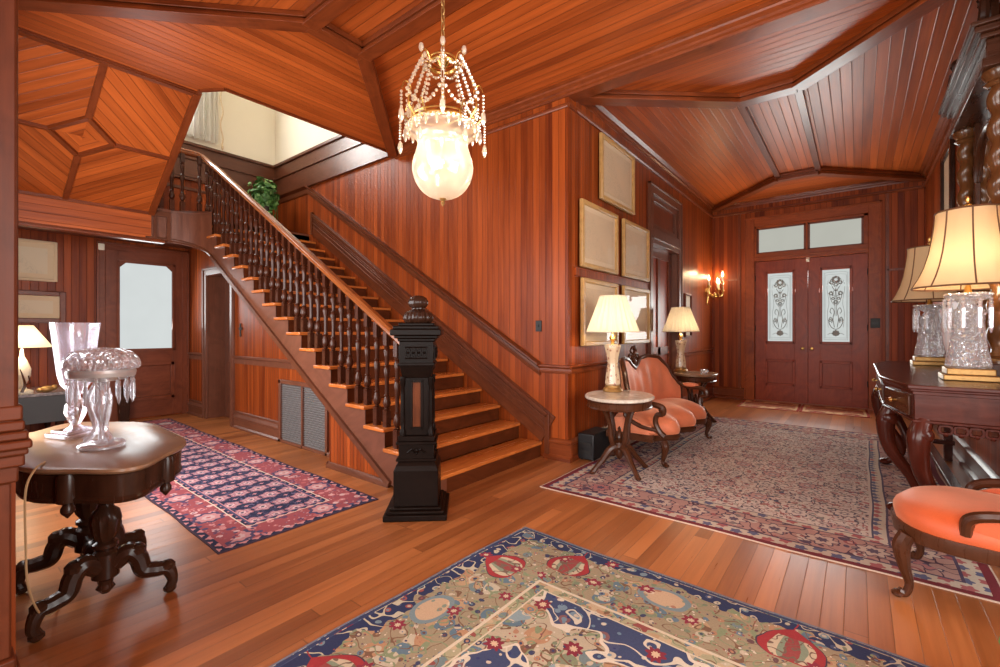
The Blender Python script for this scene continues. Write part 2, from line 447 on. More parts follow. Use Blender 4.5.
# unseen room behind the camera; its window openings are added for fill light
wall_holes('wall_back', -3.0, 'y', -3.2, 3.3, 0, ZC, [(-2.7, -1.1, .5, 3.1), (-.6, 1.0, .5, 3.1), (1.4, 2.9, .5, 3.1)], M_wall, side=-1)
wall_holes('wall_back_left', -3.1, 'x', -3.0, .04, 0, ZC, [], M_wall, side=-1)
wall_holes('wall_back_right', 3.2, 'x', -3.0, YW, 0, ZC, [(.3, 2.9, .5, 3.1)], M_wall, side=1)  # opening on the unseen right side, added for the fill lamp
wall_holes('wall_hall_end', YW - .0, 'y', XR + .14, 3.2, 0, ZC, [], M_wall, side=1)
# main hall ceiling: mitred board fields
def poly(name, pts, z, along, mat=M_ceil, parent=None):
    bb = MB(); bb.face([(p[0], p[1], z) for p in pts], None, None, along); bb.face([(p[0], p[1], z + .04) for p in pts], None, None, along)
    return struct(bb.build(name, mat, parent, weld=False))
XO = -4.82; XH = -4.77
RA, RB_ = (-3.22, 2.265), (-3.22, 1.79)
RC, RD = (1.65, 2.265), (1.65, 1.79)
poly('ceiling_main_left', [(XO, YW), RA, RB_, (-4.72, .18), (-5.13, .18), (-5.13, 1.68), (-5.03, 1.68), (XO, 1.82)], ZC, (0, 1, 0))
poly('ceiling_main_far', [(XO, YW), (3.2, YW), RC, RA], ZC, (1, 0, 0))
poly('ceiling_main_near', [(-4.72, .18), (3.2, .18), RD, RB_], ZC, (1, 0, 0))
poly('ceiling_main_right', [(3.2, YW), (3.2, .18), RD, RC], ZC, (0, 1, 0))
poly('ceiling_main_centre', [RA, RC, RD, RB_], ZC, (1, 0, 0))
poly('ceiling_back', [(-3.1, -3.0), (3.2, -3.0), (3.2, .18), (-3.1, .18)], ZC, (1, 0, 0))
def beam(name, p0, p1, w, z0, z1, mat=M_trim):
    """ceiling beam with a stepped bottom moulding"""
    bb = MB(); bb.bar((p0[0], p0[1], (z0 + z1) / 2 + .012), (p1[0], p1[1], (z0 + z1) / 2 + .012), w * .62, z1 - z0 - .024)
    bb.bar((p0[0], p0[1], z0 + .0125), (p1[0], p1[1], z0 + .0125), w, .025)
    bb.bar((p0[0], p0[1], z0 + .034), (p1[0], p1[1], z0 + .034), w * .8, .018)
    bb.bar((p0[0], p0[1], z1 - .02), (p1[0], p1[1], z1 - .02), w * .95, .04)
    return struct(bb.build(name, mat, None, .004))
beam('trim_1', (XH, YW - .03), RA, .12, ZB, ZC); beam('trim_2', (-4.78, .20), RB_, .12, ZB, ZC)
beam('trim_3', RA, RB_, .12, ZB - .001, ZC); beam('trim_4', RA, RC, .12, ZB - .002, ZC); beam('trim_5', RB_, RD, .12, ZB - .002, ZC)
beam('trim_6', RC, (3.2, YW), .12, ZB, ZC); beam('trim_7', RD, (3.2, .2), .12, ZB, ZC); beam('trim_8', RC, RD, .12, ZB - .001, ZC)
# stairwell edge boards
bb = MB()
for p, q in (((XO, YW), (XO, 1.82)), ((XO, 1.82), (-5.03, 1.68)), ((-5.03, 1.68), (-5.13, 1.68))):
    bb.bar((p[0], p[1], ZC + .075), (q[0], q[1], ZC + .075), .03, .19)
struct(bb.build('trim_9', M_trim))
# crown on the stair-wall / hall beam
CROWN = [(0, 0), (.015, 0), (.018, .02), (.035, .03), (.038, .05), (.065, .07), (.07, .085), (.10, .10), (.10, .12), (0, .12)]
bb = MB(); bb.mould(CROWN, (XH, YW, ZB - .01), (3.2, YW, ZB - .01), (0, -1, 0))
bb.box(XW - .0, 3.2, YW, YW + .14, ZB - .01, ZC); struct(bb.build('trim_10', M_trim))
RAILP = [(0, 0), (.012, 0), (.02, .012), (.02, .03), (.012, .04), (0, .04)]
bb = MB(); bb.mould(RAILP, (-4.2, YW, 3.40), (XW, YW, 3.40), (0, -1, 0)); bb.box(XW, XW + .02, YW, YW + .14, 3.40, 3.44); struct(bb.build('trim_11', M_trim))
# front hall ceiling
HA, HB, HC, HD = (-.946, 5.065), (-.45, 5.065), (-.45, 8.0), (-.946, 8.0)
y0 = YW + .14
poly('ceiling_hall_near', [(XW, y0), (XR, y0), HB, HA], ZC, (1, 0, 0))
poly('ceiling_hall_left', [(XW, y0), HA, HD, (XW, YF)], ZC, (0, 1, 0))
poly('ceiling_hall_right', [(XR, y0), (XR, YF), HC, HB], ZC, (0, 1, 0))
poly('ceiling_hall_far', [(XW, YF), HD, HC, (XR, YF)], ZC, (1, 0, 0))
poly('ceiling_hall_centre', [HA, HB, HC, HD], ZC, (0, 1, 0))
for i, (p, q, w) in enumerate((((XW, y0), HA, .15), (HA, HB, .15), (HB, (XR, y0), .15), ((XW, YF), HD, .12), (HD, HC, .12), (HC, (XR, YF), .12), (HA, HD, .07), (HB, HC, .07))):
    beam('trim_%d' % (12 + i), p, q, w, ZB + (.0 if w > .1 else .05) - .001 * i, ZC)
bb = MB()
FR = [(0, 0), (.018, 0), (.03, .012), (.03, .03), (.018, .042), (.018, .05), (0, .05)]
CR2 = [(0, 0), (.02, 0), (.025, .02), (.05, .03), (.055, .05), (.09, .075), (.09, .095), (.0, .095)]
for p0, p1, out in (((XW, y0, 0), (XW, YF, 0), (1, 0, 0)), ((XW, YF, 0), (XR, YF, 0), (0, -1, 0)), ((XR, 3.4, 0), (XR, YF, 0), (-1, 0, 0))):
    for prof, z in ((FR, 3.40), (CR2, 3.525)):
        bb.mould(prof, V(p0) + V((0, 0, z)), V(p1) + V((0, 0, z)), out)
struct(bb.build('trim_20', M_trim))
bb = MB()
for p0, p1, out in (((XW, YW, 0), (XW, YF, 0), 0), ):
    bb.box(XW, XW + .012, YW + .14, YF, 3.45, 3.525, None, (0, 0, 1))
bb.box(XW, XR, YF - .012, YF, 3.45, 3.525, None, (0, 0, 1)); struct(bb.build('trim_21', M_narrow))
# chair rail + baseboards
DADO = [(0, 0), (.012, 0), (.016, .02), (.014, .045), (.03, .06), (.045, .066), (.045, .078), (.03, .084), (0, .084)]
BASE = [(0, 0), (.05, 0), (.05, .035), (.035, .045), (.026, .05), (.026, .155), (.034, .165), (.034, .18), (.02, .195), (0, .205)]
bb = MB()
bb.mould(DADO, (XW, YW - .0, .836), (XW, 5.93, .836), (1, 0, 0)); bb.mould(DADO, (XW, 7.32, .836), (XW, YF, .836), (1, 0, 0))
bb.mould(DADO, (XW + .045, YW, .836), (-2.50, YW, .836), (0, -1, 0))
struct(bb.build('trim_22', M_trim))
bb = MB(); bb.mould(BASE, (XW, YW, 0), (XW, 5.93, 0), (1, 0, 0)); bb.mould(BASE, (XW, 7.32, 0), (XW, YF, 0), (1, 0, 0)); bb.mould(BASE, (XW + .05, YW, 0), (-2.44, YW, 0), (0, -1, 0))
struct(bb.build('baseboard_left', M_trim))
bb = MB(); bb.mould(BASE, (XW, YF, 0), (-1.64, YF, 0), (0, -1, 0)); bb.mould(BASE, (.27, YF, 0), (XR, YF, 0), (0, -1, 0)); struct(bb.build('baseboard_front', M_trim))
bb = MB(); bb.mould(BASE, (XR, 3.4, 0), (XR, YF, 0), (-1, 0, 0)); struct(bb.build('baseboard_right', M_dtrim))
# fluted strip between the framed prints
bb = MB()
for z in (1.80,): bb.box(XW, XW + .02, 3.95, 5.92, z, z + .07, None, (0, 0, 1)); bb.box(XW, XW + .028, 3.95, 5.92, z + .07, z + .08); bb.box(XW, XW + .028, 3.95, 5.92, z - .01, z)
struct(bb.build('trim_23', M_narrow))
# slight panel battens beside the front door
bb = MB()
for x in (-1.72, .36):
    bb.box(x - .02, x + .02, YF - .012, YF, .2, 3.40)
bb.box(XW, -1.72, YF - .012, YF, 2.19, 2.22); bb.box(.36, XR, YF - .012, YF, 2.19, 2.22); struct(bb.build('trim_24', M_trim))
# ================================================================== STAIRCASE
NX0, RISE, RUN, NST = -2.462, .155, .261, 18
def nose(k): return NX0 - (k - 1) * RUN, k * RISE         # k from 1
XL, ZL = -6.90, 2.79                                       # landing edge
YS = 2.312                                                # outer face of the string
def sbot(x): return .606 * (-2.95 - x)
stair = thing('staircase', 'straight dark wooden staircase with turned balusters rising left to a landing', 'staircase')
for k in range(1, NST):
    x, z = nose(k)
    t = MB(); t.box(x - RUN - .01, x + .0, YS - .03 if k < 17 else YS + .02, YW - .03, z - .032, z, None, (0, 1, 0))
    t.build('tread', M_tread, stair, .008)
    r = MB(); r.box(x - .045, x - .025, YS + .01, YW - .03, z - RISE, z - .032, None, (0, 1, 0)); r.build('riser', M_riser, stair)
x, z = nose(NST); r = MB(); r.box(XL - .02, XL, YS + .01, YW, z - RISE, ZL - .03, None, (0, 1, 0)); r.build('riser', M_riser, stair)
# outer string
st = MB()
for k in range(1, NST):
    x, z = nose(k); xa, xb = x - .02, x - RUN - .02
    zt = z - .034
    if k == NST - 1: xb = XL + .36
    for yy in (YS, YS + .18):
        st.face([(xa, yy, max(sbot(xa), 0)), (xb, yy, max(sbot(xb), 0)), (xb, yy, zt), (xa, yy, zt)], None, None, (1, 0, .59))
    st.face([(xa, YS, max(sbot(xa), 0)), (xb, YS, max(sbot(xb), 0)), (xb, YS + .18, max(sbot(xb), 0)), (xa, YS + .18, max(sbot(xa), 0))], None, None, (1, 0, .59))
x1 = nose(1)[0] - .02
st.face([(x1, YS, 0), (x1, YS + .18, 0), (x1, YS + .18, RISE - .034), (x1, YS, RISE - .034)])
# curved wreath of the string into the landing fascia
cx, cy, cr = XL + .36, YS + .36 - .36, .36
arc = []
for i in range(9):
    a = pi / 2 * i / 8
    px, py = XL + .36 - .36 * sin(a), YS - .36 + .36 * cos(a)
    s_ = .36 * a
    za = sbot(XL + .36); zb = 2.38
    tt = i / 8; zz = za + (zb - za) * (1 - (1 - tt) ** 2)
    arc.append((px, py, zz))
for i in range(8):
    p, q = arc[i], arc[i + 1]
    st.face([p, q, (q[0], q[1], ZL - .03), (p[0], p[1], ZL - .03)], None, None, (0, 0, 1))
st.face([arc[-1], (XL, 1.72, 2.38), (XL, 1.72, ZL - .03), (XL, arc[-1][1], ZL - .03)], None, None, (0, 0, 1))
lab(st.build('string', M_string, stair), 'brown stepped stair string')
# string bottom moulding
sm = MB()
pts = [(-2.98, YS - .012, sbot(-2.98) + .03), (XL + .36, YS - .012, sbot(XL + .36) + .03)]
sm.bar((-2.93, YS - .008, .012 + .02), (XL + .36, YS - .008, sbot(XL + .36) + .03), .035, .05)
av = [V((p[0], p[1], p[2] + .03)) + V((p[0] - (XL + .36), p[1] - (YS - .36), 0)).normalized() * .012 for p in arc]
sm.tube(av + [V((XL + .0, 1.70, 2.405))], .026, 8)
sm.build('string_moulding', M_dtrim, stair)
# lower spandrel: boarded triangle flush with the string
sp = MB()
sp.face([(-3.815, YS + .004, 0), (-2.95, YS + .004, 0), (-3.815, YS + .004, sbot(-3.815))], None, None, (0, 0, 1))
sp.face([(-3.815, YS + .004, 0), (-3.815, YS + .18, 0), (-3.815, YS + .18, sbot(-3.815)), (-3.815, YS + .004, sbot(-3.815))], None, None, (0, 0, 1))
sp.build('spandrel_panel', M_narrow, stair)
sb = MB(); sb.mould([(0, 0), (.022, 0), (.022, .025), (.01, .05), (0, .055)], (-3.83, YS, 0), (-2.94, YS, 0), (0, -1, 0)); sb.mould([(0, 0), (.022, 0), (.022, .025), (.01, .05), (0, .055)], (-3.815, YS - .02, 0), (-3.815, YS + .2, 0), (-1, 0, 0))
sb.build('spandrel_skirting', M_dtrim, stair)
# wall skirt (inner string) with mouldings
M_skirt = wood('skirt wood', (.055, .013, .005), (.16, .040, .013), .3, spec=.3)
sk = MB()
def stop_(x): return .3 + .608 * (-2.187 - x)
for dz, o, hgt in ((-.15, .022, .30), (.0, .05, .03), (-.028, .04, .018), (-.06, .034, .022), (-.085, .028, .012), (-.125, .032, .016), (-.185, .030, .014)):
    xa = -2.40; xb = -6.78
    sk.bar((xa, YW - o / 2, stop_(xa) + dz), (xb, YW - o / 2, stop_(xb) + dz), o, hgt)
sk.box(-2.43, -2.38, YW - .04, YW, 0, .44)
sk.box(-6.80, -6.75, YW - .045, YW, ZL - .01, stop_(-6.78) + .03)
sk.build('wall_skirt', M_skirt, stair, .003)
# sloped wall rail above the flight, turning level at both ends
WR = [(o * 1.5, z * 1.6 - .03) for o, z in DADO]
rl = MB(); sl_ = (3.52 - .836) / (6.93 - 2.50)
rl.mould(WR, (-2.50, YW, .836), (-6.93, YW, 3.48), (0, -1, 0)); rl.mould(WR, (-6.93, YW, 3.48), (XB, YW, 3.48), (0, -1, 0))
rl.build('wall_rail', M_skirt, stair)
# landing slab
ls = MB(); ls.box(XB, XL - .03, .18, YW, 2.50, ZL, None, (0, 1, 0)); ls.box(XL - .03, XL, YS, YW, 2.6, ZL - .001); ls.box(XL - .035, XL - .002, .2, YS, 2.45, ZL - .002); ls.box(XL - .034, XL + .027, 1.715, 1.965, ZL - .031, ZL + .0005)
for i in range(8):
    p, q = arc[i], arc[i + 1]; ls.face([(p[0], p[1], ZL), (q[0], q[1], ZL), (XL - .02, YS - .36, ZL)]);

for i in range(8):
    p, q = arc[i], arc[i + 1]; ls.face([(p[0], p[1], ZL - .032), (q[0], q[1], ZL - .032), (q[0], q[1], ZL), (p[0], p[1], ZL)])
ls.build('landing', M_string, stair)
# balusters
def baluster_mesh(h):
    m = MB(); m.box(-.024, .024, -.024, .024, 0, .13); m.box(-.023, .023, -.023, .023, h - .11, h)
    H = h - .24
    prof = [(.012, .0), (.019, .012), (.012, .03), (.02, .05), (.026, .10), (.022, .16), (.014, .21), (.02, .225), (.014, .24), (.013, .40), (.016, .52), (.022, .62), (.015, .66), (.02, .68), (.013, .70), (.015, .82), (.021, .9), (.014, .94), (.02, .965), (.012, 1)]
    m.lathe([(r * 1.28, .13 + z * H) for r, z in prof], 10, cap=False)
    return m
SLP = RISE / RUN
bcount = 0
bm0 = baluster_mesh(.74)
proto = None
rings = MB()
def place_bal(x, y, z, h):
    global proto
    if proto is None:
        proto = bm0.build('baluster', M_bal, stair); o = proto
    else:
        o = proto.copy(); COL.objects.link(o); o.parent = stair
    o.location = (x, y, z); o.scale = (1, 1, h / .74); return o
YR = YS + .045
for k in range(2, NST):
    x, z = nose(k)
    for j in (.05, .18):
        xx = x - j; top = .1535 + .594 * (-2.462 - xx) + .755
        place_bal(xx, YR, z, top - z)
for i in range(5):
    place_bal(XL - .0 + (.09 if i == 0 else .03), 2.20 - i * .115 if i else 2.26, ZL, .755)
# handrail
HR = [(-.036, -.02), (-.026, -.035), (.026, -.035), (.036, -.02), (.03, 0), (.036, .014), (.022, .032), (-.022, .032), (-.036, .014), (-.03, 0)]
def rail_z(x): return .1535 + .594 * (-2.462 - x) + .79
path = [V((-2.55, YR, rail_z(-2.55))), V((-3.5, YR, rail_z(-3.5))), V((-4.6, YR, rail_z(-4.6))), V((-5.6, YR, rail_z(-5.6))), V((-6.45, YR, rail_z(-6.45)))]
path = [path[0]] + path[1:]
tail = spline([(-6.45, YR, rail_z(-6.45)), (-6.66, YR - .02, rail_z(-6.66)), (-6.82, YR - .07, ZL + .77), (-6.87, YR - .2, ZL + .79), (-6.88, 1.95, ZL + .79), (-6.88, 1.5, ZL + .79)], 6)
full = path[:-1] + tail
rows = []
for i, p in enumerate(full):
    d = (full[min(i + 1, len(full) - 1)] - full[max(i - 1, 0)]).normalized(); side = d.cross(V((0, 0, 1))).normalized(); up = V((0, 0, 1))
    rows.append([p + side * o + up * z for o, z in HR + HR[:1]])
hr = MB(); hr.grid(rows); hr.face(rows[0][:-1]); hr.face(rows[-1][:-1]); hr.build('handrail', M_rail, stair)
# newel post
M_inlay = wood('newel inlay', (.05, .012, .004), (.15, .040, .012), .4, spec=.1)
nw = thing('newel_post', None, None); nw.parent = stair; nw.location = (-2.42, 2.15, 0); nw.rotation_euler = (0, 0, math.radians(42))
del_ = None
q = MB(); q.box(-.208, .208, -.208, .208, 0, .04); q.box(-.19, .19, -.19, .19, .04, .06); q.box(-.17, .17, -.17, .17, .06, .078); q.build('plinth', M_ebony, nw, .006)
q = MB(); q.box(-.148, .148, -.148, .148, .078, .314)
for z0_, w0, z1_, w1 in ((.314, .148, .345, .135), (.345, .135, .373, .118)):
    A = [(-w0, -w0, z0_), (w0, -w0, z0_), (w0, w0, z0_), (-w0, w0, z0_)]; B = [(-w1, -w1, z1_), (w1, -w1, z1_), (w1, w1, z1_), (-w1, w1, z1_)]
    for i in range(4): q.face([A[i], A[(i + 1) % 4], B[(i + 1) % 4], B[i]])
    q.face(A); q.face(B)
q.box(-.118, .118, -.118, .118, .373, .485); q.box(-.134, .134, -.134, .134, .373, .39); q.box(-.134, .134, -.134, .134, .485, .505); q.box(-.122, .122, -.122, .122, .505, .54)
q.build('pedestal', M_ebony, nw, .004)
q = MB(); q.box(-.088, .088, -.088, .088, .54, .95)
for z0_, w0, z1_, w1 in ((.93, .092, .965, .104), (.965, .104, 1.02, .114)):
    A = [(-w0, -w0, z0_), (w0, -w0, z0_), (w0, w0, z0_), (-w0, w0, z0_)]; B = [(-w1, -w1, z1_), (w1, -w1, z1_), (w1, w1, z1_), (-w1, w1, z1_)]
    for i in range(4): q.face([A[i], A[(i + 1) % 4], B[(i + 1) % 4], B[i]])
    q.face(A); q.face(B)
q.box(-.115, .115, -.115, .115, 1.02, 1.18); q.box(-.122, .122, -.122, .122, 1.015, 1.035)
q.build('shaft', M_ebony, nw, .004)
for i in range(4):
    R_ = RZ(pi / 2 * i)
    q = MB(); q.box(-.026, .026, -.096, -.087, .60, .90, R_); q.build('inlay_panel', M_inlay, nw)
    q = MB(); q.box(-.042, -.028, -.103, -.086, .585, .915, R_); q.box(.028, .042, -.103, -.086, .585, .915, R_); q.box(-.042, .042, -.103, -.086, .902, .918, R_); q.box(-.042, .042, -.103, -.086, .582, .598, R_); q.build('panel_frame', M_ebony, nw)
    q = MB(); q.box(-.085, .085, -.122, -.114, 1.05, 1.155, R_)
    for c_ in (-.055, -.018, .018, .055):
        q.tube([R_ @ V((c_ + .015 * cos(t_), -.124, 1.103 + .032 * sin(t_))) for t_ in [2 * pi * j / 10 for j in range(11)]], .006, 5)
        q.ball(R_ @ V((c_, -.124, 1.103)), .009, 6)
    q.tube([R_ @ V((-.075, -.124, 1.066)), R_ @ V((.075, -.124, 1.066))], .005, 5); q.tube([R_ @ V((-.075, -.124, 1.14)), R_ @ V((.075, -.124, 1.14))], .005, 5)
    q.build('carved_panel', M_ebony, nw)
    q = MB(); q.lathe([(.02, .54), (.02, .575), (.012, .59), (.017, .63), (.015, .67), (.014, .82), (.011, .87), (.018, .89), (.018, .94)], 10, R_ @ T(-.094, -.094, 0)); q.build('colonnette', M_ebony, nw)
    q = MB(); q.tube([R_ @ V((x_, -.122, z_)) for x_, z_ in ((-.06, .43), (-.03, .455), (0, .42), (.03, .455), (.06, .43))], .007, 5); q.ball(R_ @ V((0, -.120, .445)), .014, 8); q.build('carved_drop', M_ebony, nw)
q = MB(); q.box(-.125, .125, -.125, .125, 1.18, 1.20); q.box(-.145, .145, -.145, .145, 1.20, 1.22); q.box(-.168, .168, -.168, .168, 1.22, 1.262); q.box(-.152, .152, -.152, .152, 1.262, 1.285); q.box(-.12, .12, -.12, .12, 1.285, 1.305); q.build('cap', M_ebony, nw, .006)
q = MB(); q.lathe([(.065, 1.30), (.085, 1.308), (.10, 1.33), (.10, 1.35), (.088, 1.378), (.06, 1.395), (.045, 1.402), (.045, 1.41)], 64, None, lambda a, z, r: 1 + (.09 * abs(cos(a * 9)) - .04 if 1.305 < z < 1.39 else 0))
q.lathe([(.04, 1.408), (.056, 1.418), (.066, 1.438), (.066, 1.458), (.054, 1.482), (.03, 1.496), (.001, 1.50)], 32, None, lambda a, z, r: 1 + .05 * cos(a * 10)); q.build('finial', M_walnut, nw)
# bands of the upper floor across the stairwell walls
bb = MB()
for (z0_, z1_, t_) in ((3.55, 3.585, .05), (3.60, 3.87, .02), (3.87, 3.90, .045), (3.90, 4.09, .018), (4.09, 4.13, .05)):
    bb.box(XB, XO, YW - t_, YW, z0_, z1_); bb.box(XB, XB + t_, .18, YW, z0_ if z0_ > 3.7 else z0_, z1_)
bb.box(XB, XB + .02, .18, YW, 3.40, 3.44)
struct(bb.build('trim_25', M_dtrim))
# second-flight soffit with diamond coffer
def sofz(x): return 3.6 + (x + 5.13) * .503
def SP(x, y, dz=0): return V((x, y, sofz(x) + dz))
y0s, y1s, xt, xbm = .20, 1.72, -5.13, -6.90
cxs, cys, dm = -6.0, .98, .242
Dt, Dr, Db, Dl = SP(cxs + dm, cys), SP(cxs, cys + dm), SP(cxs - dm, cys), SP(cxs, cys - dm)
Ct, Cr, Cb, Cl = SP(xt, cys), SP(cxs, y1s), SP(xbm, cys), SP(cxs, y0s)
TL_, TR_, BR_, BL_ = SP(xt, y0s), SP(xt, y1s - .04), SP(xbm, y1s + .04), SP(xbm, y0s)
sf = thing('ceiling_soffit', None, None); sf['kind'] = 'structure'
for pts, al in (([Dl, Cl, TL_, Ct, Dt], (1, 1, .4)), ([Dt, Ct, TR_, Cr, Dr], (-1, 1, -.4)), ([Dr, Cr, BR_, Cb, Db], (1, 1, .4)), ([Db, Cb, BL_, Cl, Dl], (-1, 1, -.4))):
    q = MB(); q.face(pts, None, None, al); q.build('soffit_boards', M_ceil, sf)
q = MB()
for k in range(4):
    A = [Dt, Dr, Db, Dl]; c = SP(cxs, cys)
    q.face([A[k], A[(k + 1) % 4], c], None, None, A[(k + 1) % 4] - A[k])
q.build('coffer_panel', M_ceil, sf)
q = MB()
for p, r_ in ((Dt, Dr), (Dr, Db), (Db, Dl), (Dl, Dt), (Ct, Dt), (Cr, Dr), (Cb, Db), (Cl, Dl)): q.bar(p, r_, .05, .04)
q.build('coffer_rib', M_trim, sf)
q = MB(); q.bar(TL_ + V((-.01, 0, -.012)), TR_ + V((-.01, 0, -.012)), .06, .035); q.bar(TL_ + V((.02, 0, 0)), TR_ + V((.02, 0, 0)), .035, .03); q.bar(TR_, BR_, .06, .06, (0, 0, 1)); q.bar(TR_ + V((0, .02, .06)), BR_ + V((0, .02, .06)), .03, .16); q.bar(BL_, BR_, .05, .04)
q.build('soffit_edge', M_trim, sf)
# stringer closing the upper flight, frieze below the soffit
q = MB(); q.face([SP(xt, y1s, .1), SP(xbm, y1s, .1), SP(xbm, y1s, .35), SP(xt, y1s, .35)], None, None, (1, 0, .4)); q.face([SP(xt, y0s, .1), SP(xbm, y0s, .1), SP(xbm, y1s, .1), SP(xt, y1s, .1)], None, None, (0, 1, 0)); q.build('upper_flight', M_string, sf)
bb = MB(); bb.box(XL - .05, XL + .015, .18, 1.76, 2.385, 2.72, None, (0, 1, 0)); struct(bb.build('trim_26', M_ceil))
bb = MB(); bb.box(XL - .06, XL + .04, .18, 1.9, 2.355, 2.385); bb.box(XL - .06, XL + .028, .18, 1.86, 2.385, 2.40); struct(bb.build('trim_27', M_trim, None, .006))
# fascia stiles under the landing
q = MB(); 
for y_ in (1.80, 1.94): q.box(XL, XL + .02, y_ - .02, y_ + .02, 2.40, ZL - .03)
q.box(XL - .001, XL + .018, 1.745, 1.955, ZL - .1, ZL - .032); q.build('fascia_stile', M_dtrim, stair)
# under-stair wall at y=2.527
YU = 2.527
uw = MB()
def utop(x): return min(.606 * (-2.95 - x) + .12, 2.52)
xs = [-3.2, -3.815, -4.15, -5.15, -6.0, -6.48, -6.9, -7.29, -7.6, XB]
for xa, xb in zip(xs[:-1], xs[1:]):
    zlo = 2.035 if (xa <= -6.47 and xb >= -7.3) else 0
    uw.face([(xa, YU, zlo), (xb, YU, zlo), (xb, YU, utop(xb)), (xa, YU, utop(xa))], None, None, (0, 0, 1))
struct(uw.build('wall_under_stair', M_narrow, None, weld=False))
bb = MB()
for xa, xb in ((XB, -7.39), (-6.38, -5.16)):
    bb.mould([(0, 0), (.012, 0), (.012, .06), (.03, .075), (.03, .095), (0, .1)], (xa, YU, .83), (xb, YU, .83), (0, -1, 0))
bb.mould([(0, 0), (.012, 0), (.012, .06), (.03, .075), (.03, .095), (0, .1)], (-5.16, YU, .83), (-4.45, YU, .83), (0, -1, 0))
struct(bb.build('trim_28', M_string))
bb = MB()
for xa, xb in ((XB, -7.39), (-6.38, -5.16)):
    bb.mould([(0, 0), (.04, 0), (.04, .02), (.02, .035), (.02, .12), (.032, .13), (.032, .15), (.01, .18), (.01, .2), (.02, .21), (0, .22)], (xa, YU, 0), (xb, YU, 0), (0, -1, 0))
bb.mould([(0, 0), (.04, 0), (.04, .03), (0, .06)], (-4.15, YU, 0), (-3.82, YU, 0), (0, -1, 0))
struct(bb.build('baseboard_under_stair', M_string))
# ================================================================== DOORS AND WINDOWS
def casing(bld, axis, fixed, a0, a1, z1, w, out, z0=0, t=.03):
    """flat casing around an opening; out=+-1 towards the room"""
    f0, f1 = sorted((fixed, fixed + out * t))
    for (p0, p1, q0, q1) in ((a0 - w, a0, z0, z1 + w), (a1, a1 + w, z0, z1 + w), (a0, a1, z1, z1 + w)):
        if axis == 'x': bld.box(f0, f1, p0, p1, q0, q1)
        else: bld.box(p0, p1, f0, f1, q0, q1)
    g0, g1 = sorted((fixed, fixed + out * (t + .014)))
    for (p0, p1, q0, q1) in ((a0 - w, a0 - w + .025, z0, z1 + w), (a1 + w - .025, a1 + w, z0, z1 + w), (a0 - w, a1 + w, z1 + w - .025, z1 + w)):
        if axis == 'x': bld.box(g0, g1, p0, p1, q0, q1)
        else: bld.box(p0, p1, g0, g1, q0, q1)
    return bld
M_case = wood('door casing wood', (.14, .024, .006), (.40, .090, .018), .34, spec=.2)
# front double door (door_1)
fd = thing('door_1', 'double front door with etched glass panes and shaded transom above', 'door', (0, YF, 0)); fd['kind'] = 'structure'
q = MB(); casing(q, 'y', 0, -1.47, .13, 3.13, .165, -1)
q.box(-1.47, .13, -.03, .12, 2.505, 2.64); q.box(-1.47, .13, -.045, -.03, 2.55, 2.575); q.box(-1.47, -1.437, -.02, .12, 2.64, 3.13); q.box(.072, .13, -.02, .12, 2.64, 3.13); q.box(-1.47, .13, -.02, .12, 3.09, 3.13)
q.box(-.700, -.672, -.025, .1, 2.64, 3.11); q.build('casing', M_case, fd, .004)
q = MB(); q.box(-1.5, .16, .075, .11, 0, 2.52); q.build('weather_board', M_ddoor, fd)
for x0, x1 in ((-1.437, -.70), (-.672, .072)):
    q = MB(); q.box(x0, x1, .04, .05, 2.64, 3.09); q.build('transom_pane', M_trans, fd)
    q = MB()
    for a in ((x0, x0 + .03, 2.64, 3.09), (x1 - .03, x1, 2.64, 3.09), (x0, x1, 2.64, 2.66), (x0, x1, 3.07, 3.09)): q.box(a[0], a[1], .0, .04, a[2], a[3])
    q.build('transom_sash', M_ddoor, fd)
def etch(parent, x0, x1, z0, z1):
    cx_, hw, H = (x0 + x1) / 2, (x1 - x0) / 2, z1 - z0
    m = MB(); Yp = .0185
    def cv(pts, r=.006):
        P = spline([(p[0], 0, p[1]) for p in pts], 6)
        for s_ in (1, -1): m.tube([(cx_ + s_ * p.x * hw, Yp, z0 + p.z * H) for p in P], r * .62, 5, None, True, 1)
    def disc(u, w_, r, n=6):
        for s_ in ((1, -1) if u else (1,)):
            for k in range(n):
                a = 2 * pi * k / n; m.ball((cx_ + s_ * u * hw + r * .7 * cos(a), Yp, z0 + w_ * H + r * .7 * sin(a)), (r * .36, .003, r * .36), 8)
    cv([(.86, .03), (.86, .5), (.86, .9), (.72, .96), (0, .965)], .004); cv([(.78, .05), (.78, .5), (.78, .88), (.6, .93), (0, .935)], .003); cv([(.86, .03), (.4, .03), (0, .03)], .004); cv([(.78, .055), (0, .055)], .003)
    cv([(.0, .17), (.3, .2), (.5, .27), (.42, .34), (.25, .31), (.3, .26)], .009); cv([(.1, .2), (.2, .32), (.12, .42), (.3, .47), (.42, .42), (.3, .39)], .008)
    cv([(.06, .36), (.05, .6), (.0, .75)], .006); cv([(.05, .5), (.3, .56), (.45, .66), (.3, .7), (.22, .63)], .007); cv([(.03, .7), (.25, .76), (.4, .84), (.22, .88), (.12, .82)], .008)
    cv([(.02, .62), (.2, .66), (.1, .72), (0, .7)], .006); cv([(.55, .2), (.62, .4), (.5, .55), (.65, .75), (.55, .85)], .004); cv([(.6, .1), (.35, .12), (.15, .09)], .006)
    disc(0, .86, .06, 8); disc(0, .79, .035); disc(.32, .82, .035); disc(.35, .67, .034); disc(0, .55, .035); disc(.2, .6, .026); disc(0, .12, .05, 8); disc(.42, .3, .026)
    m.ball((cx_, Yp, z0 + .12 * H), (.028, .003, .028), 10)
    lab(m.build('etched_ornament', M_etch, parent), 'grey etched flower and scroll ornament')
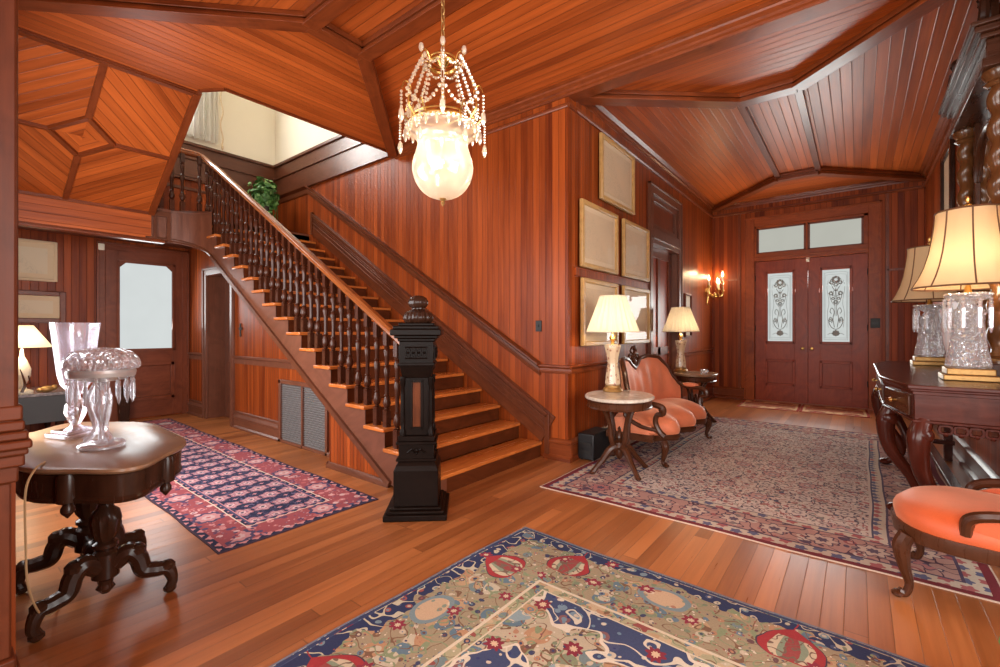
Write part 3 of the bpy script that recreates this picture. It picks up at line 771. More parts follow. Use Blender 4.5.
for i, (x0, x1, gx0, gx1) in enumerate(((-1.465, -.672, -1.297, -.863), (-.668, .125, -.502, -.076))):
    leaf = MB(); zt = 2.495
    gz0, gz1 = 1.04, 2.30; pz0, pz1 = .30, .74; D0, D1 = .015, .06
    for a in ((x0, gx0, .01, zt), (gx1, x1, .01, zt), (gx0, gx1, .01, pz0), (gx0, gx1, pz1, gz0), (gx0, gx1, gz1, zt)): leaf.box(a[0], a[1], D0, D1, a[2], a[3], None, (0, 0, 1))
    leaf.box(gx0, gx1, .035, .05, pz0, pz1)
    L_ = leaf.build('door_leaf', M_door, fd, .002)
    m = MB()
    for (a0, a1, c0, c1) in ((gx0, gx1, gz0, gz1), (gx0, gx1, pz0, pz1)):
        w = .032
        for a in ((a0 - .01, a0 + w, c0 - .01, c1 + .01), (a1 - w, a1 + .01, c0 - .01, c1 + .01), (a0, a1, c0 - .01, c0 + w), (a0, a1, c1 - w, c1 + .01)): m.box(a[0], a[1], -.004, .03, a[2], a[3])
    m.build('panel_moulding', M_door, L_, .006)
    p = MB(); p.box(gx0 + .03, gx1 - .03, .022, .03, gz0 + .03, gz1 - .03); p.build('glass_pane', M_pane2, L_)
    # clipped upper corners
    etch(L_, gx0 + .03, gx1 - .03, gz0 + .03, gz1 - .03)
    k = MB(); kx = -.745 if i == 0 else -.615
    k.lathe([(.026, 0), (.026, .006), (.01, .01), (.01, .03), (.024, .042), (.026, .055), (.016, .068), (.001, .07)], 14, T(kx, .015, .95) @ RX(pi / 2))
    k.build('door_knob', M_brass, L_)
    for hz in (.4, 1.3, 2.2):
        h_ = MB(); hx = x0 if i == 0 else x1; h_.lathe([(.01, -.05), (.01, .05)], 8, T(hx, .01, hz)); h_.build('hinge', M_iron, L_)
k = MB(); k.box(-.695, -.65, -.02, .015, 2.43, 2.50); k.lathe([(.02, 0), (.02, .02), (.005, .03)], 10, T(-.672, -.02, 2.47) @ RX(pi / 2)); lab(k.build('latch', M_white, fd), 'small pale latch at the top of the doors')
# threshold
struct(MB().box(-1.5, .16, YF - .06, YF + .1, 0, .012).build('trim_29', M_floor))
# left hall doorway (door_2) with transom panel, leaf standing open inside
d2 = thing('door_2', 'tall hall doorway with wooden transom panel behind the settee', 'door', (XW, 0, 0)); d2['kind'] = 'structure'
q = MB(); casing(q, 'x', 0, 6.07, 7.2, 3.1, .13, 1); q.box(-.139, .03, 6.083, 7.187, 2.435, 2.655); q.box(.03, .045, 6.07, 7.2, 2.5, 2.53)
q.box(-.15, .001, 6.055, 6.082, 0, 3.1); q.box(-.15, .001, 7.188, 7.215, 0, 3.1); q.build('casing', M_string, d2, .004)
q = MB(); q.box(-.06, -.03, 6.07, 7.2, 2.65, 3.1); q.build('transom_panel', M_ddoor, d2)
q = MB()
for a in ((6.07, 6.17, 2.65, 3.1), (7.1, 7.2, 2.65, 3.1), (6.17, 7.1, 2.65, 2.72), (6.17, 7.1, 3.03, 3.1)): q.box(-.03, .0, a[0], a[1], a[2], a[3])
q.build('transom_sash', M_string, d2, .004)
q = MB(); q.box(-.145, -.105, 6.04, 7.23, .01, 2.44, None, (0, 0, 1)); 
L_ = q.build('door_leaf', M_door, d2)
q = MB()
for a in ((6.09, 6.22, .01, 2.44), (7.05, 7.18, .01, 2.44), (6.22, 7.05, .01, .2), (6.22, 7.05, .9, 1.02), (6.22, 7.05, 2.3, 2.44), (6.58, 6.69, .2, 2.3)): q.box(-.105, -.085, a[0], a[1], a[2], a[3])
q.build('door_frame', M_ddoor, L_, .004)
q = MB(); q.lathe([(.012, 0), (.012, .03), (.03, .05), (.02, .07), (.001, .072)], 12, T(-.085, 6.17, 1.02) @ RY(pi / 2)); q.box(-.088, -.08, 6.14, 6.2, .9, 1.2); q.build('door_knob', M_brass, L_)
# rear glazed door (door_3)
d3 = thing('door_3', 'brown rear door with one tall frosted pane beyond the runner rug', 'door', (XB, 0, 0)); d3['kind'] = 'structure'
q = MB(); casing(q, 'x', .0, 1.54, 2.43, 2.36, .09, 1); q.build('casing', M_ddoor, d3, .004)
q = MB()
for a in ((1.54, 1.68, .02, 2.36), (2.31, 2.43, .02, 2.36), (1.68, 2.31, .02, .28), (1.68, 2.31, .78, .99), (1.68, 2.31, 2.21, 2.36)): q.box(.0, .03, a[0], a[1], a[2], a[3])
q.box(.0, .012, 1.68, 2.31, .28, .78)
for sy, yy in ((1, 1.68), (-1, 2.31)): q.prism([(yy, 2.21), (yy + sy * .09, 2.21), (yy, 2.12)], .0, .03, Matrix(((0, 0, 1, 0), (1, 0, 0, 0), (0, 1, 0, 0), (0, 0, 0, 1))))
L_ = q.build('door_leaf', M_ddoor, d3, .003)
q = MB()
for a in ((1.66, 1.69, .97, 2.23), (2.30, 2.33, .97, 2.23), (1.66, 2.33, .97, 1.0), (1.66, 2.33, 2.2, 2.23), (1.66, 1.71, .26, .8), (2.28, 2.33, .26, .8), (1.66, 2.33, .26, .31), (1.66, 2.33, .75, .8)): q.box(.0, .05, a[0], a[1], a[2], a[3])
q.build('panel_moulding', M_ddoor, L_, .006)
q = MB(); q.box(.004, .014, 1.68, 2.31, .99, 2.21); q.build('glass_pane', M_pane, L_)
q = MB(); q.lathe([(.01, 0), (.01, .03), (.025, .04), (.02, .06), (.001, .062)], 12, T(.03, 1.60, 1.0) @ RY(pi / 2)); q.build('door_knob', M_brass, L_)
# under-stair door (door_4)
d4 = thing('door_4', 'under-stair doorway with pale casing', 'door', (0, YU, 0)); d4['kind'] = 'structure'
q = MB(); casing(q, 'y', 0, -7.29, -6.48, 2.035, .10, -1); q.box(-7.31, -7.29, 0, .3, 0, 2.035); q.box(-6.48, -6.46, 0, .3, 0, 2.035); q.box(-7.29, -6.48, 0, .3, 2.035, 2.055); q.build('casing', M_string, d4, .004)
q = MB()
for a in ((-7.29, -7.14, 0, 2.03), (-6.63, -6.48, 0, 2.03), (-7.14, -6.63, 0, .2), (-7.14, -6.63, .8, .95), (-7.14, -6.63, 1.9, 2.03)): q.box(a[0], a[1], .22, .26, a[2], a[3], None, (0, 0, 1))
q.box(-7.14, -6.63, .235, .25, .2, 1.9); L_ = q.build('door_leaf', M_string, d4, .004)
q = MB(); q.lathe([(.01, 0), (.01, .03), (.026, .045), (.02, .06), (.001, .062)], 12, T(-6.55, .22, .98) @ RX(pi / 2)); q.build('door_knob', M_iron, L_)
struct(MB().box(-7.5, -6.2, YU + .3, YU + .34, 0, 2.1).build('wall_closet', M_narrow))
# upper window with curtain
wn = thing('window_1', 'bright upper window at the head of the stairwell', 'window', (XB, 0, 0)); wn['kind'] = 'structure'
q = MB(); casing(q, 'x', 0, 1.55, 2.52, 5.7, .1, 1, 4.32); q.box(-.02, .05, 1.45, 2.62, 4.27, 4.32); q.box(-.06, -.02, 1.55, 2.52, 5.0, 5.04); q.box(-.06, -.02, 2.02, 2.05, 4.32, 5.7); q.build('window_frame', M_ddoor, wn)
q = MB(); q.box(-.08, -.07, 1.55, 2.52, 4.32, 5.7); q.build('glass_pane', M_skyglass, wn)
# column and pedestal at the left edge
M_col = wood('shade-darkened column wood', (.05, .011, .004), (.14, .032, .010), .38, spec=.2)  # weaker light at the column is put into this darker wood colour
pc = thing('column', None, None, (0, 0, 0)); pc['kind'] = 'structure'
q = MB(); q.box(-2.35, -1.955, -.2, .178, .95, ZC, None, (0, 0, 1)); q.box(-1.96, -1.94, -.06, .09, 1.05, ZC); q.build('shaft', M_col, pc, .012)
q = MB(); 
for z0_, z1_, e in ((.985, 1.03, .004), (.955, .985, .012), (.93, .955, .026), (.905, .93, .04), (.885, .905, .026), (.85, .885, .012), (.80, .85, -.012)): q.box(-2.35 - e, -1.955 + e, -.2 - e, .185 + e * .45, z0_, z1_)
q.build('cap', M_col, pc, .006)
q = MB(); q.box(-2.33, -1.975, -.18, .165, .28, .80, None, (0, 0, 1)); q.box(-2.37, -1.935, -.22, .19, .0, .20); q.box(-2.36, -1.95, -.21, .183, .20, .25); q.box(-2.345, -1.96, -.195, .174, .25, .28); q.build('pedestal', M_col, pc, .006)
q = MB(); c = V((-2.04, .2, 3.03))
for s_ in range(3): q.tube(spline([c + V((.02 * s_, .02, -.12 + .05 * s_)), c + V((0, .05, -.03)), c + V((0, .06, .05)), c + V((.02, .03, .12))], 5), [.03, .04, .03, .02], 7)
q.ball(c + V((0, .045, .10)), .04, 10); q.build('scroll_bracket', M_scroll, pc)
# ================================================================== RUGS
def rug_mesh(name, W, L, mat, loc, rz, label, t=.006, cat='rug', segs=14):
    m = MB(); r = random.Random(name + label); P = []
    nx, ny = max(4, int(W * segs / 2)), max(4, int(L * segs / 2))
    ph = [r.uniform(0, 6) for _ in range(4)]
    def wob(x, y, ex): return .006 * sin(3.1 * y + ph[0]) + .005 * sin(7.3 * y + ph[1]) if ex else .006 * sin(3.3 * x + ph[2]) + .004 * sin(8 * x + ph[3])
    for i in range(nx + 1):
        row = []
        for j in range(ny + 1):
            x, y = -W / 2 + W * i / nx, -L / 2 + L * j / ny
            row.append((x + wob(x, y, True) * abs(2 * x / W), y + wob(x, y, False) * abs(2 * y / L), t))
        P.append(row)
    for i in range(nx):
        for j in range(ny):
            c = [(i, j), (i + 1, j), (i + 1, j + 1), (i, j + 1)]
            m.face([P[a][b_] for a, b_ in c], [(-W / 2 + W * a / nx, -L / 2 + L * b_ / ny) for a, b_ in c])
    edge = [(i, 0) for i in range(nx)] + [(nx, j) for j in range(ny)] + [(i, ny) for i in range(nx, 0, -1)] + [(0, j) for j in range(ny, 0, -1)]
    for k in range(len(edge)):
        a, c = edge[k], edge[(k + 1) % len(edge)]; p, q = P[a[0]][a[1]], P[c[0]][c[1]]
        u = lambda e: (-W / 2 + W * e[0] / nx, -L / 2 + L * e[1] / ny)
        m.face([(p[0], p[1], .0003), (q[0], q[1], .0003), q, p], [u(a), u(c), u(c), u(a)])
    o = m.build(name, mat); o.location = loc; o.rotation_euler = (0, 0, rz)
    return tag(o, label, cat)
# --- runner on the left: navy field of pink medallions in rows, wide red floral border
def f_run(nt, u, v, d):
    r, k = flower(nt, u, v, .205, .140, .066, 6, .13, False)
    c = mix(nt, r.lt(1.0), NAVY, (.33, .12, .14)); c = mix(nt, r.lt(.82), c, (.47, .25, .26)); c = mix(nt, r.lt(.58), c, (.36, .12, .14)); c = mix(nt, r.lt(.42), c, (.58, .38, .36)); c = mix(nt, r.lt(.18), c, NAVY)
    r2, k2 = flower(nt, u + .1025, v + .07, .205, .140, .014, 4, .3, False); c = mix(nt, r2.lt(1), c, PINK)
    return vines(nt, u, v, c, (.12, .10, .18), 18, .06)
def b_run(nt, u, v, d, al):
    c = scatter(nt, u, v, (.27, .045, .055), [PINK, (.10, .04, .09), (.46, .15, .15), ROSE, (.06, .05, .12), (.54, .34, .32)], 17, .40)
    c = scatter(nt, u, v, c, [(.52, .28, .27), (.10, .05, .10), (.34, .08, .08)], 34, .26, 5.0)
    r, k = flower(nt, al + .1, d + .5 - .147, .56, 1.0, .070, 8, .10, False)
    c = mix(nt, r.lt(1.35), c, (.06, .045, .10)); c = mix(nt, r.lt(1), c, mix(nt, k.gt(.6), (.46, .19, .19), (.56, .46, .40))); c = mix(nt, r.lt(.55), c, (.50, .33, .31)); return mix(nt, r.lt(.2), c, ROSE)
def b_guard(nt, u, v, d, al):
    r, k = flower(nt, u, v, .07, .07, .022, 4, .2)
    return mix(nt, r.lt(1), NAVY, PINK)
M_run = rug('runner rug', 4.92, 1.07, dict(field=f_run, warp=.018, sat=.92, bands=[(-1, .012, (.05, .03, .05)), (.012, .05, b_guard), (.05, .245, b_run), (.245, .253, IVORY), (.253, .275, b_guard), (.275, .29, (.055, .06, .13)), (.29, .296, PINK)]))
rug_mesh('rug', 4.92, 1.07, M_run, (-5.26, 1.60, 0), math.radians(-1), 'long red bordered navy runner rug with rows of pink medallions beside the stairs')
# --- hall rug: pale ground with dense floral scatter, maroon edge
def f_hall(nt, u, v, d):
    base = (.55, .44, .37)
    c = vines(nt, u, v, base, (.10, .08, .10), 14, .11)
    c = vines(nt, u, v, c, (.30, .10, .09), 11, .07, 4.0)
    c = scatter(nt, u, v, c, [(.07, .07, .13), (.34, .08, .08), (.58, .49, .40), (.20, .19, .17), (.44, .20, .17), (.55, .46, .36)], 20, .34)
    r, k = flower(nt, u, v, .26, .34, .060, 8, .15)
    c = mix(nt, r.lt(1.2) * r.gt(1.0), c, (.10, .07, .10)); c = mix(nt, r.lt(1), c, mix(nt, k.gt(.5), (.46, .25, .22), (.56, .45, .38))); c = mix(nt, r.lt(.5), c, (.24, .19, .20)); return mix(nt, r.lt(.22), c, (.6, .5, .4))
def b_hall(nt, u, v, d, al):
    c = scatter(nt, u, v, (.40, .21, .17), [(.52, .40, .32), (.10, .06, .10), (.30, .07, .07), (.48, .28, .22), (.22, .16, .15)], 11, .36)
    c = vines(nt, u, v, c, (.09, .04, .06), 8, .08)
    r, k = flower(nt, al + .05, d + .5 - .27, .24, 1.0, .065, 7, .2, False)
    c = mix(nt, r.lt(1.15), c, (.08, .05, .09)); c = mix(nt, r.lt(1), c, mix(nt, k.gt(.5), (.50, .36, .28), (.38, .13, .12))); return mix(nt, r.lt(.45), c, (.11, .07, .11))
def b_hguard(nt, u, v, d, al):
    r, k = flower(nt, u, v, .085, .085, .03, 5, .2); return mix(nt, r.lt(1), (.50, .40, .30), mix(nt, k.gt(.5), (.35, .08, .08), (.1, .1, .18)))
M_hall = rug('hall rug', 2.55, 4.06, dict(field=f_hall, warp=.035, sat=.9, bands=[(-1, .008, (.55, .40, .30)), (.008, .05, MAROON), (.05, .13, b_hguard), (.13, .145, (.08, .05, .09)), (.145, .40, b_hall), (.40, .412, (.08, .05, .09)), (.412, .475, b_hguard), (.475, .485, (.07, .06, .11)), (.485, .50, (.52, .42, .34))]))
rug_mesh('rug', 2.55, 4.06, M_hall, (-.71, 5.09, 0), math.radians(-.4), 'large pale floral hall rug with maroon edge under the coral settee')
# --- foreground rug: tan border with red palmettes, blue and ivory garden field
def tapestry(nt, u, v, base, s_):
    c = scatter(nt, u, v, base, [(.40, .26, .14), (.19, .21, .13), (.44, .38, .27), (.10, .16, .20), (.38, .21, .11), (.15, .20, .20)], 9, .46, s_)
    c = vines(nt, u, v, c, (.17, .09, .05), 7, .045, s_); c = vines(nt, u, v, c, (.20, .24, .13), 9, .07, s_ + 2.0)
    c = scatter(nt, u, v, c, [(.46, .38, .27), (.12, .06, .06), (.11, .17, .22), (.36, .18, .10), (.17, .2, .12), (.045, .05, .10)], 21, .30, s_ + 4.0)
    return scatter(nt, u, v, c, [(.58, .5, .38), (.08, .07, .10), (.30, .08, .06)], 44, .22, s_ + 6.0)
def f_front(nt, u, v, d):
    c = tapestry(nt, u, v, (.41, .34, .23), 0.0)
    n1 = noise(nt, vec(nt, u.abs(), v, 1.0), 2.6, 2)
    blue = scatter(nt, u, v, (.045, .06, .125), [(.15, .22, .27), (.06, .07, .14), (.46, .39, .29), (.20, .09, .09)], 12, .34, 3.0)
    blue = scatter(nt, u, v, blue, [(.50, .43, .32), (.13, .2, .26), (.03, .04, .12)], 28, .26, 8.0)
    c = mix(nt, n1.gt(.55), c, vines(nt, u, v, blue, (.56, .49, .37), 6, .07, 7.0))
    c = mix(nt, n1.gt(.535) * n1.lt(.55), c, (.60, .52, .40))
    sky = scatter(nt, u, v, (.22, .29, .30), [(.5, .42, .3), (.3, .12, .10), (.10, .14, .26), (.40, .30, .18)], 14, .36, 5.0)
    c = mix(nt, n1.lt(.40), c, vines(nt, u, v, sky, (.5, .42, .3), 8, .06, 9.0))
    r, k = flower(nt, u, v, .26, .34, .036, 8, .2)
    c = mix(nt, r.lt(1), c, (.20, .02, .035)); return mix(nt, r.lt(.42), c, (.55, .38, .24))
def b_front(nt, u, v, d, al):
    c = tapestry(nt, u, v, (.29, .23, .14), 11.0)
    nn = noise(nt, vec(nt, u, v, 2.0), 7, 2)
    nav = vines(nt, u, v, scatter(nt, u, v, (.026, .034, .085), [(.06, .075, .15), (.42, .36, .26), (.15, .21, .24), (.28, .07, .06)], 17, .27, 6.0), (.45, .40, .28), 7, .05, 3.0)
    c = mix(nt, (d + (nn - .5) * .26).lt(.105), c, nav)
    q_ = al + .25; cell = (q_ / .5).floor(); fx = ((q_ / .5).fract() - .5) * .5; fy = d - .205
    k = white(nt, vec(nt, cell, 1.0, 4.0))
    t_ = ((d - .085) / .235).max(.001).min(.999); tp = mth(nt, 'POWER', t_, 1.7); rr = fx.abs() / ((tp * (tp * -1 + 1)).sqrt() * .215 + .002)
    odd = (cell * .5).fract().lt(.25) * t_.lt(.96)
    c = mix(nt, rr.lt(1.10) * odd, c, (.06, .04, .06)); c = mix(nt, rr.lt(1.05) * odd, c, (.30, .022, .026))
    inn = mix(nt, rr.lt(.50), (.48, .39, .26), mix(nt, rr.lt(.28), (.20, .24, .16), (.26, .05, .045))); inn = vines(nt, u, v, inn, (.16, .10, .07), 12, .10, 2.0)
    c = mix(nt, rr.lt(.76) * odd * t_.gt(.28) * t_.lt(.93), c, inn)
    ev = (cell * .5).fract().gt(.25)
    ro = (fx * fx * .8 + fy * fy * 1.6).sqrt() / .09
    c = mix(nt, ro.lt(1.15) * ev, c, (.17, .23, .24)); c = mix(nt, ro.lt(.88) * ev, c, scatter(nt, u, v, (.48, .33, .2), [(.54, .44, .3), (.34, .16, .1), (.2, .24, .18)], 26, .36, 1.0))
    r2, k2 = flower(nt, al + .02, d + .04, .23, .22, .03, 7, .22)
    c = mix(nt, r2.lt(1) * k2.gt(.45), c, (.22, .02, .04)); return mix(nt, r2.lt(.4) * k2.gt(.45), c, (.5, .4, .26))
def b_fguard(nt, u, v, d, al):
    c = tapestry(nt, u, v, (.34, .31, .18), 21.0); r, k = flower(nt, u, v, .11, .11, .036, 5, .25); return mix(nt, r.lt(1), c, mix(nt, k.gt(.5), (.46, .34, .2), (.24, .06, .05)))
M_front = rug('front rug', 2.95, 2.9, dict(field=f_front, warp=.05, sat=.95, bands=[(-1, .010, (.15, .16, .20)), (.012, .03, (.035, .045, .10)), (.035, .44, b_front), (.44, .455, (.56, .47, .33)), (.455, .50, b_fguard), (.50, .508, (.56, .47, .33))]))
rug_mesh('rug', 2.95, 2.9, M_front, (-.245, .875, 0), math.radians(-1.8), 'blue and tan garden-pattern rug with red palmettes in the foreground')
def f_mat(nt, u, v, d):
    r, k = flower(nt, u, v, .42, .6, .17, 2, .3, False); c = mix(nt, r.lt(1), (.34, .12, .07), (.60, .38, .22)); c = mix(nt, r.lt(.5), c, (.26, .05, .04)); return scatter(nt, u, v, c, [(.48, .30, .16), (.25, .05, .04)], 14, .25)
for i, (xc, t_) in enumerate(((-1.17, 'red and tan door mat before the left leaf of the front door'), (-.30, 'red and tan door mat before the right leaf of the front door'))):
    M_m = rug('door mat', .85, .84, dict(field=f_mat, warp=.02, bands=[(-1, .03, (.30, .06, .05)), (.03, .06, (.52, .36, .2))])) if i == 0 else M_m
    rug_mesh('door_mat', .85, .84, M_m, (xc, 8.80 + .02 * i, 0), math.radians(2), t_, .008, 'mat')
# ================================================================== CHANDELIER
cx0, cy0 = -2.045, 2.02
ch = thing('chandelier', 'crystal chandelier with frosted glass bowl hanging above the hall by the newel', 'chandelier', (cx0, cy0, 0))
q = MB(); q.lathe([(.001, 3.62), (.06, 3.62), (.055, 3.595), (.02, 3.575), (.001, 3.57)], 16); q.build('ceiling_rose', M_brass, ch)
q = MB()
for i in range(12):
    z = 3.01 + i * .05
    q.tube([V(((.011 * cos(a)) if i % 2 else 0, 0 if i % 2 else .011 * cos(a), z + .028 * sin(a))) for a in [2 * pi * j / 10 for j in range(11)]], .0045, 5, cap=False)
q.build('chain', M_brassbase, ch)
def swag(p, r_, n, sag, rad=.009):
    p, r_ = V(p), V(r_); L = []
    for i in range(n + 1):
        t = i / n; L.append(p.lerp(r_, t) - V((0, 0, sag * 4 * t * (1 - t))))
    m = MB()
    for i, c in enumerate(L): m.ball(c, rad * (1 + .25 * (i % 2)), 6)
    return m
q = MB()
q.lathe([(.017, 2.515), (.014, 2.665), (.02, 2.695), (.012, 2.735), (.012, 2.895), (.03, 2.915), (.05, 2.935), (.03, 2.965), (.012, 2.985), (.012, 3.015)], 12)
for z, r_ in ((2.535, .195), (2.915, .085)):
    q.tube([V((r_ * cos(a), r_ * sin(a), z)) for a in [2 * pi * j / 32 for j in range(33)]], .012, 6, cap=False)
    q.tube([V((r_ * cos(a), r_ * sin(a), z + .03)) for a in [2 * pi * j / 32 for j in range(33)]], .006, 5, cap=False)
for k in range(6):
    a = 2 * pi * k / 6; q.tube([V((0, 0, 2.535)), V((.195 * cos(a), .195 * sin(a), 2.535))], .006, 5)
q.build('crown_frame', M_brass, ch)
for k in range(6):
    a = 2 * pi * (k + .25) / 6; u = V((cos(a), sin(a), 0)); w = V((-sin(a), cos(a), 0))
    q = MB(); q.tube(spline([u * .19 + V((0, 0, 2.545)), u * .235 + V((0, 0, 2.615)), u * .22 + V((0, 0, 2.705)), u * .255 + V((0, 0, 2.735)), u * .28 + V((0, 0, 2.685))], 6), [.008, .007, .006, .005, .004], 6)
    q.build('scroll_arm', M_brass, ch); q = MB()
    q.tube(spline([u * .085 + V((0, 0, 2.915)), u * .11 + V((0, 0, 2.965)), u * .14 + V((0, 0, 2.965)), u * .15 + V((0, 0, 2.915))], 5), [.006, .005, .004], 6)
    q.build('upper_scroll', M_brass, ch)
    swag(u * .085 + V((0, 0, 2.915)), u * .195 + V((0, 0, 2.575)), 16, .05).build('bead_strand', M_bead, ch)
    swag(u * .125 + V((0, 0, 2.945)), u * .24 + V((0, 0, 2.695)), 11, -.01, .011).build('bead_strand', M_bead, ch)
    a2 = a + 2 * pi / 6; u2 = V((cos(a2), sin(a2), 0))
    swag(u * .245 + V((0, 0, 2.695)), u2 * .245 + V((0, 0, 2.695)), 12, .10, .010).build('bead_strand', M_bead, ch)
    swag(u * .12 + V((0, 0, 2.935)), u2 * .12 + V((0, 0, 2.935)), 7, .05, .008).build('bead_strand', M_bead, ch)
    q = MB()
    for i in range(5): q.ball(u * .28 + V((0, 0, 2.665 - i * .022)), .009, 6)
    q.lathe([(.002, 0), (.014, -.02), (.017, -.06), (.008, -.085), (.001, -.095)], 8, T(.28 * u.x, .28 * u.y, 2.575)); q.build('crystal_drop', M_bead, ch)
    q = MB(); q.ball(u * .15 + V((0, 0, 2.975)), (.016, .016, .03), 8); q.ball(u * .125 + V((0, 0, 2.935)), .014, 6); q.build('crystal_drop', M_bead, ch)
for k in range(6):
    a = 2 * pi * (k + .75) / 6; u = V((cos(a), sin(a), 0))
    q = MB(); q.tube(spline([u * .19 + V((0, 0, 2.535)), u * .225 + V((0, 0, 2.57)), u * .25 + V((0, 0, 2.60)), u * .262 + V((0, 0, 2.56))], 6), [.007, .006, .005, .004], 6); q.build('scroll_arm', M_brass, ch)
    q = MB()
    for i in range(7): q.ball(u * .262 + V((0, 0, 2.545 - i * .017)), .008, 6)
    q.lathe([(.002, 0), (.013, -.02), (.016, -.05), (.008, -.075), (.001, -.085)], 8, T(.262 * u.x, .262 * u.y, 2.43)); q.build('crystal_drop', M_bead, ch)
for k in range(20):
    q = MB(); a = 2 * pi * k / 20; q.lathe([(.001, .0), (.009, -.012), (.011, -.04), (.006, -.062), (.001, -.07)], 6, T(.215 * cos(a), .215 * sin(a), 2.525)); q.build('prism', M_bead, ch)
BP = [(.225, 2.505), (.215, 2.485), (.182, 2.465), (.160, 2.44), (.156, 2.41), (.166, 2.37), (.182, 2.32), (.189, 2.275), (.182, 2.22), (.158, 2.16), (.115, 2.113), (.055, 2.083), (.015, 2.078)]
BP = [(p.x, p.z) for p in spline([(r_, 0, z_) for r_, z_ in BP], 3)]
q = MB(); q.lathe(BP, 64, None, lambda a, z, r: 1 + (.035 * cos(a * 12) if z > 2.46 else .006 * cos(a * 24)), cap=False); lab(q.build('bowl', M_bowl, ch), 'frosted cut glass bowl')
q = MB()
for k in range(48):
    a = 2 * pi * k / 48; q.ball((.226 * cos(a), .218 * sin(a), 2.515), .010, 6)
q.build('bead_rim', M_bead, ch)
q = MB(); q.lathe([(.02, 2.085), (.022, 2.075), (.01, 2.062), (.014, 2.052), (.004, 2.036), (.001, 2.03)], 12); q.build('finial', M_brassbase, ch)
q = MB(); q.lathe([(.012, 2.53), (.012, 2.32), (.03, 2.29), (.012, 2.26), (.001, 2.24)], 10)
for k in range(6):
    a = 2 * pi * k / 6 + .2; u = V((cos(a), sin(a), 0))
    q.tube(spline([V((0, 0, 2.29)), u * .05 + V((0, 0, 2.255)), u * .10 + V((0, 0, 2.28)), u * .105 + V((0, 0, 2.30))], 5), .005, 6)
    q.lathe([(.018, 2.297), (.008, 2.30), (.008, 2.305)], 8, T(.105 * u.x, .105 * u.y, 0))
q.build('candle_bracket', M_brass, ch)
for k in range(6):
    a = 2 * pi * k / 6 + .2
    q = MB(); q.lathe([(.009, 2.305), (.009, 2.37)], 10, T(.105 * cos(a), .105 * sin(a), 0)); c_ = q.build('candle', M_candle, ch)
    q = MB(); q.lathe([(.004, 2.37), (.011, 2.385), (.009, 2.405), (.001, 2.43)], 10, T(.105 * cos(a), .105 * sin(a), 0)); lab(q.build('bulb', M_bulb, c_), 'lit flame bulb')
# ================================================================== SETTEE AND CHAIR
def cab_leg(H, out, r0=.034, side=(0, 0)):
    """cabriole leg, top at z=H, foot turning outwards along 'out'"""
    o = V((out[0], out[1], 0)); o.normalize()
    P = spline([V((0, 0, H)), o * .022 + V((0, 0, H * .80)), o * .012 + V((0, 0, H * .5)), o * -.006 + V((0, 0, H * .24)), o * .008 + V((0, 0, H * .08)), o * .032 + V((0, 0, .027))], 6)
    m = MB(); m.tube(P, [r0, r0 * 1.05, r0 * .72, r0 * .5, r0 * .5, r0 * .62], 10); m.ball(o * .036 + V((0, 0, .018)), (r0 * .75, r0 * .75, .018), 10); m.ball(o * .035 + V((0, 0, H * .84)), (.018, .018, .03), 8)
    return m
se = thing('settee', 'coral velvet two-seat settee with carved walnut frame against the hall wall', 'settee', (-1.70, 4.92, .0062))
def xfront(y): return .30 + .055 * cos(y / .74 * 3 * pi) * (1 if abs(y) < .8 else 0) - .10 * abs(y / .76) ** 4
def xback(y): return -.22 + .06 * abs(y / .76) ** 3
N = 48; rows = []
for i in range(N + 1):
    y = -.76 + 1.52 * i / N; col_ = []
    for j in range(17):
        t = j / 16
        if j < 11:
            s_ = j / 10; x = xback(y) + (xfront(y) - xback(y)) * s_; z = .43 + .03 * sin(pi * min(1, s_ * 1.05)) - .045 * s_ ** 6 - .03 * abs(y / .76) ** 6 + .008 * cos(y / .74 * 3 * pi) * s_
        else:
            s_ = (j - 10) / 6; x = xfront(y) + .035 * sin(pi * s_ * .9); z = .385 - .03 * abs(y / .76) ** 6 - .135 * s_
        col_.append((x, y, z))
    rows.append(col_)
q = MB(); q.grid(rows)
q.face([p for p in rows[0]] + [(rows[0][0][0], rows[0][0][1], .25)]); q.face([p for p in rows[-1]] + [(rows[-1][0][0], rows[-1][0][1], .25)])
q.build('seat', M_velvet, se, angle=60)
q = MB(); rr = [[(xfront(y) + o, y, z) for o, z in ((-.03, .27), (.03, .27), (.04, .245), (.03, .215), (-.03, .21), (-.03, .27))] for y in [-.76 + 1.52 * i / N for i in range(N + 1)]]
q.grid(rr); q.face(rr[0][:-1]); q.face(rr[-1][:-1])
for s_ in (1, -1): q.box(-.24, .22, s_ * .755 - .02, s_ * .755 + .02, .215, .28)
q.box(-.25, -.19, -.66, .66, .22, .28)
lab(q.build('seat_rail', M_furn, se), 'carved walnut seat rail')
def ztop(a):
    P = [(0, .83), (.08, .86), (.24, .935), (.45, .955), (.66, .94), (.80, .85), (.90, .70), (1, .60)]
    a = abs(a)
    for (a0, z0_), (a1, z1_) in zip(P[:-1], P[1:]):
        if a <= a1:
            t = (a - a0) / (a1 - a0); t = t * t * (3 - 2 * t) * .5 + t * .5; return z0_ + (z1_ - z0_) * t
    return .60
def bplan(a):
    t = abs(a); return (-.21 + .20 * t ** 3.0, .77 * (1 if a > 0 else -1) * (t - .02 * t ** 4))
rows = []; rim = []; bk = []
NB = 56
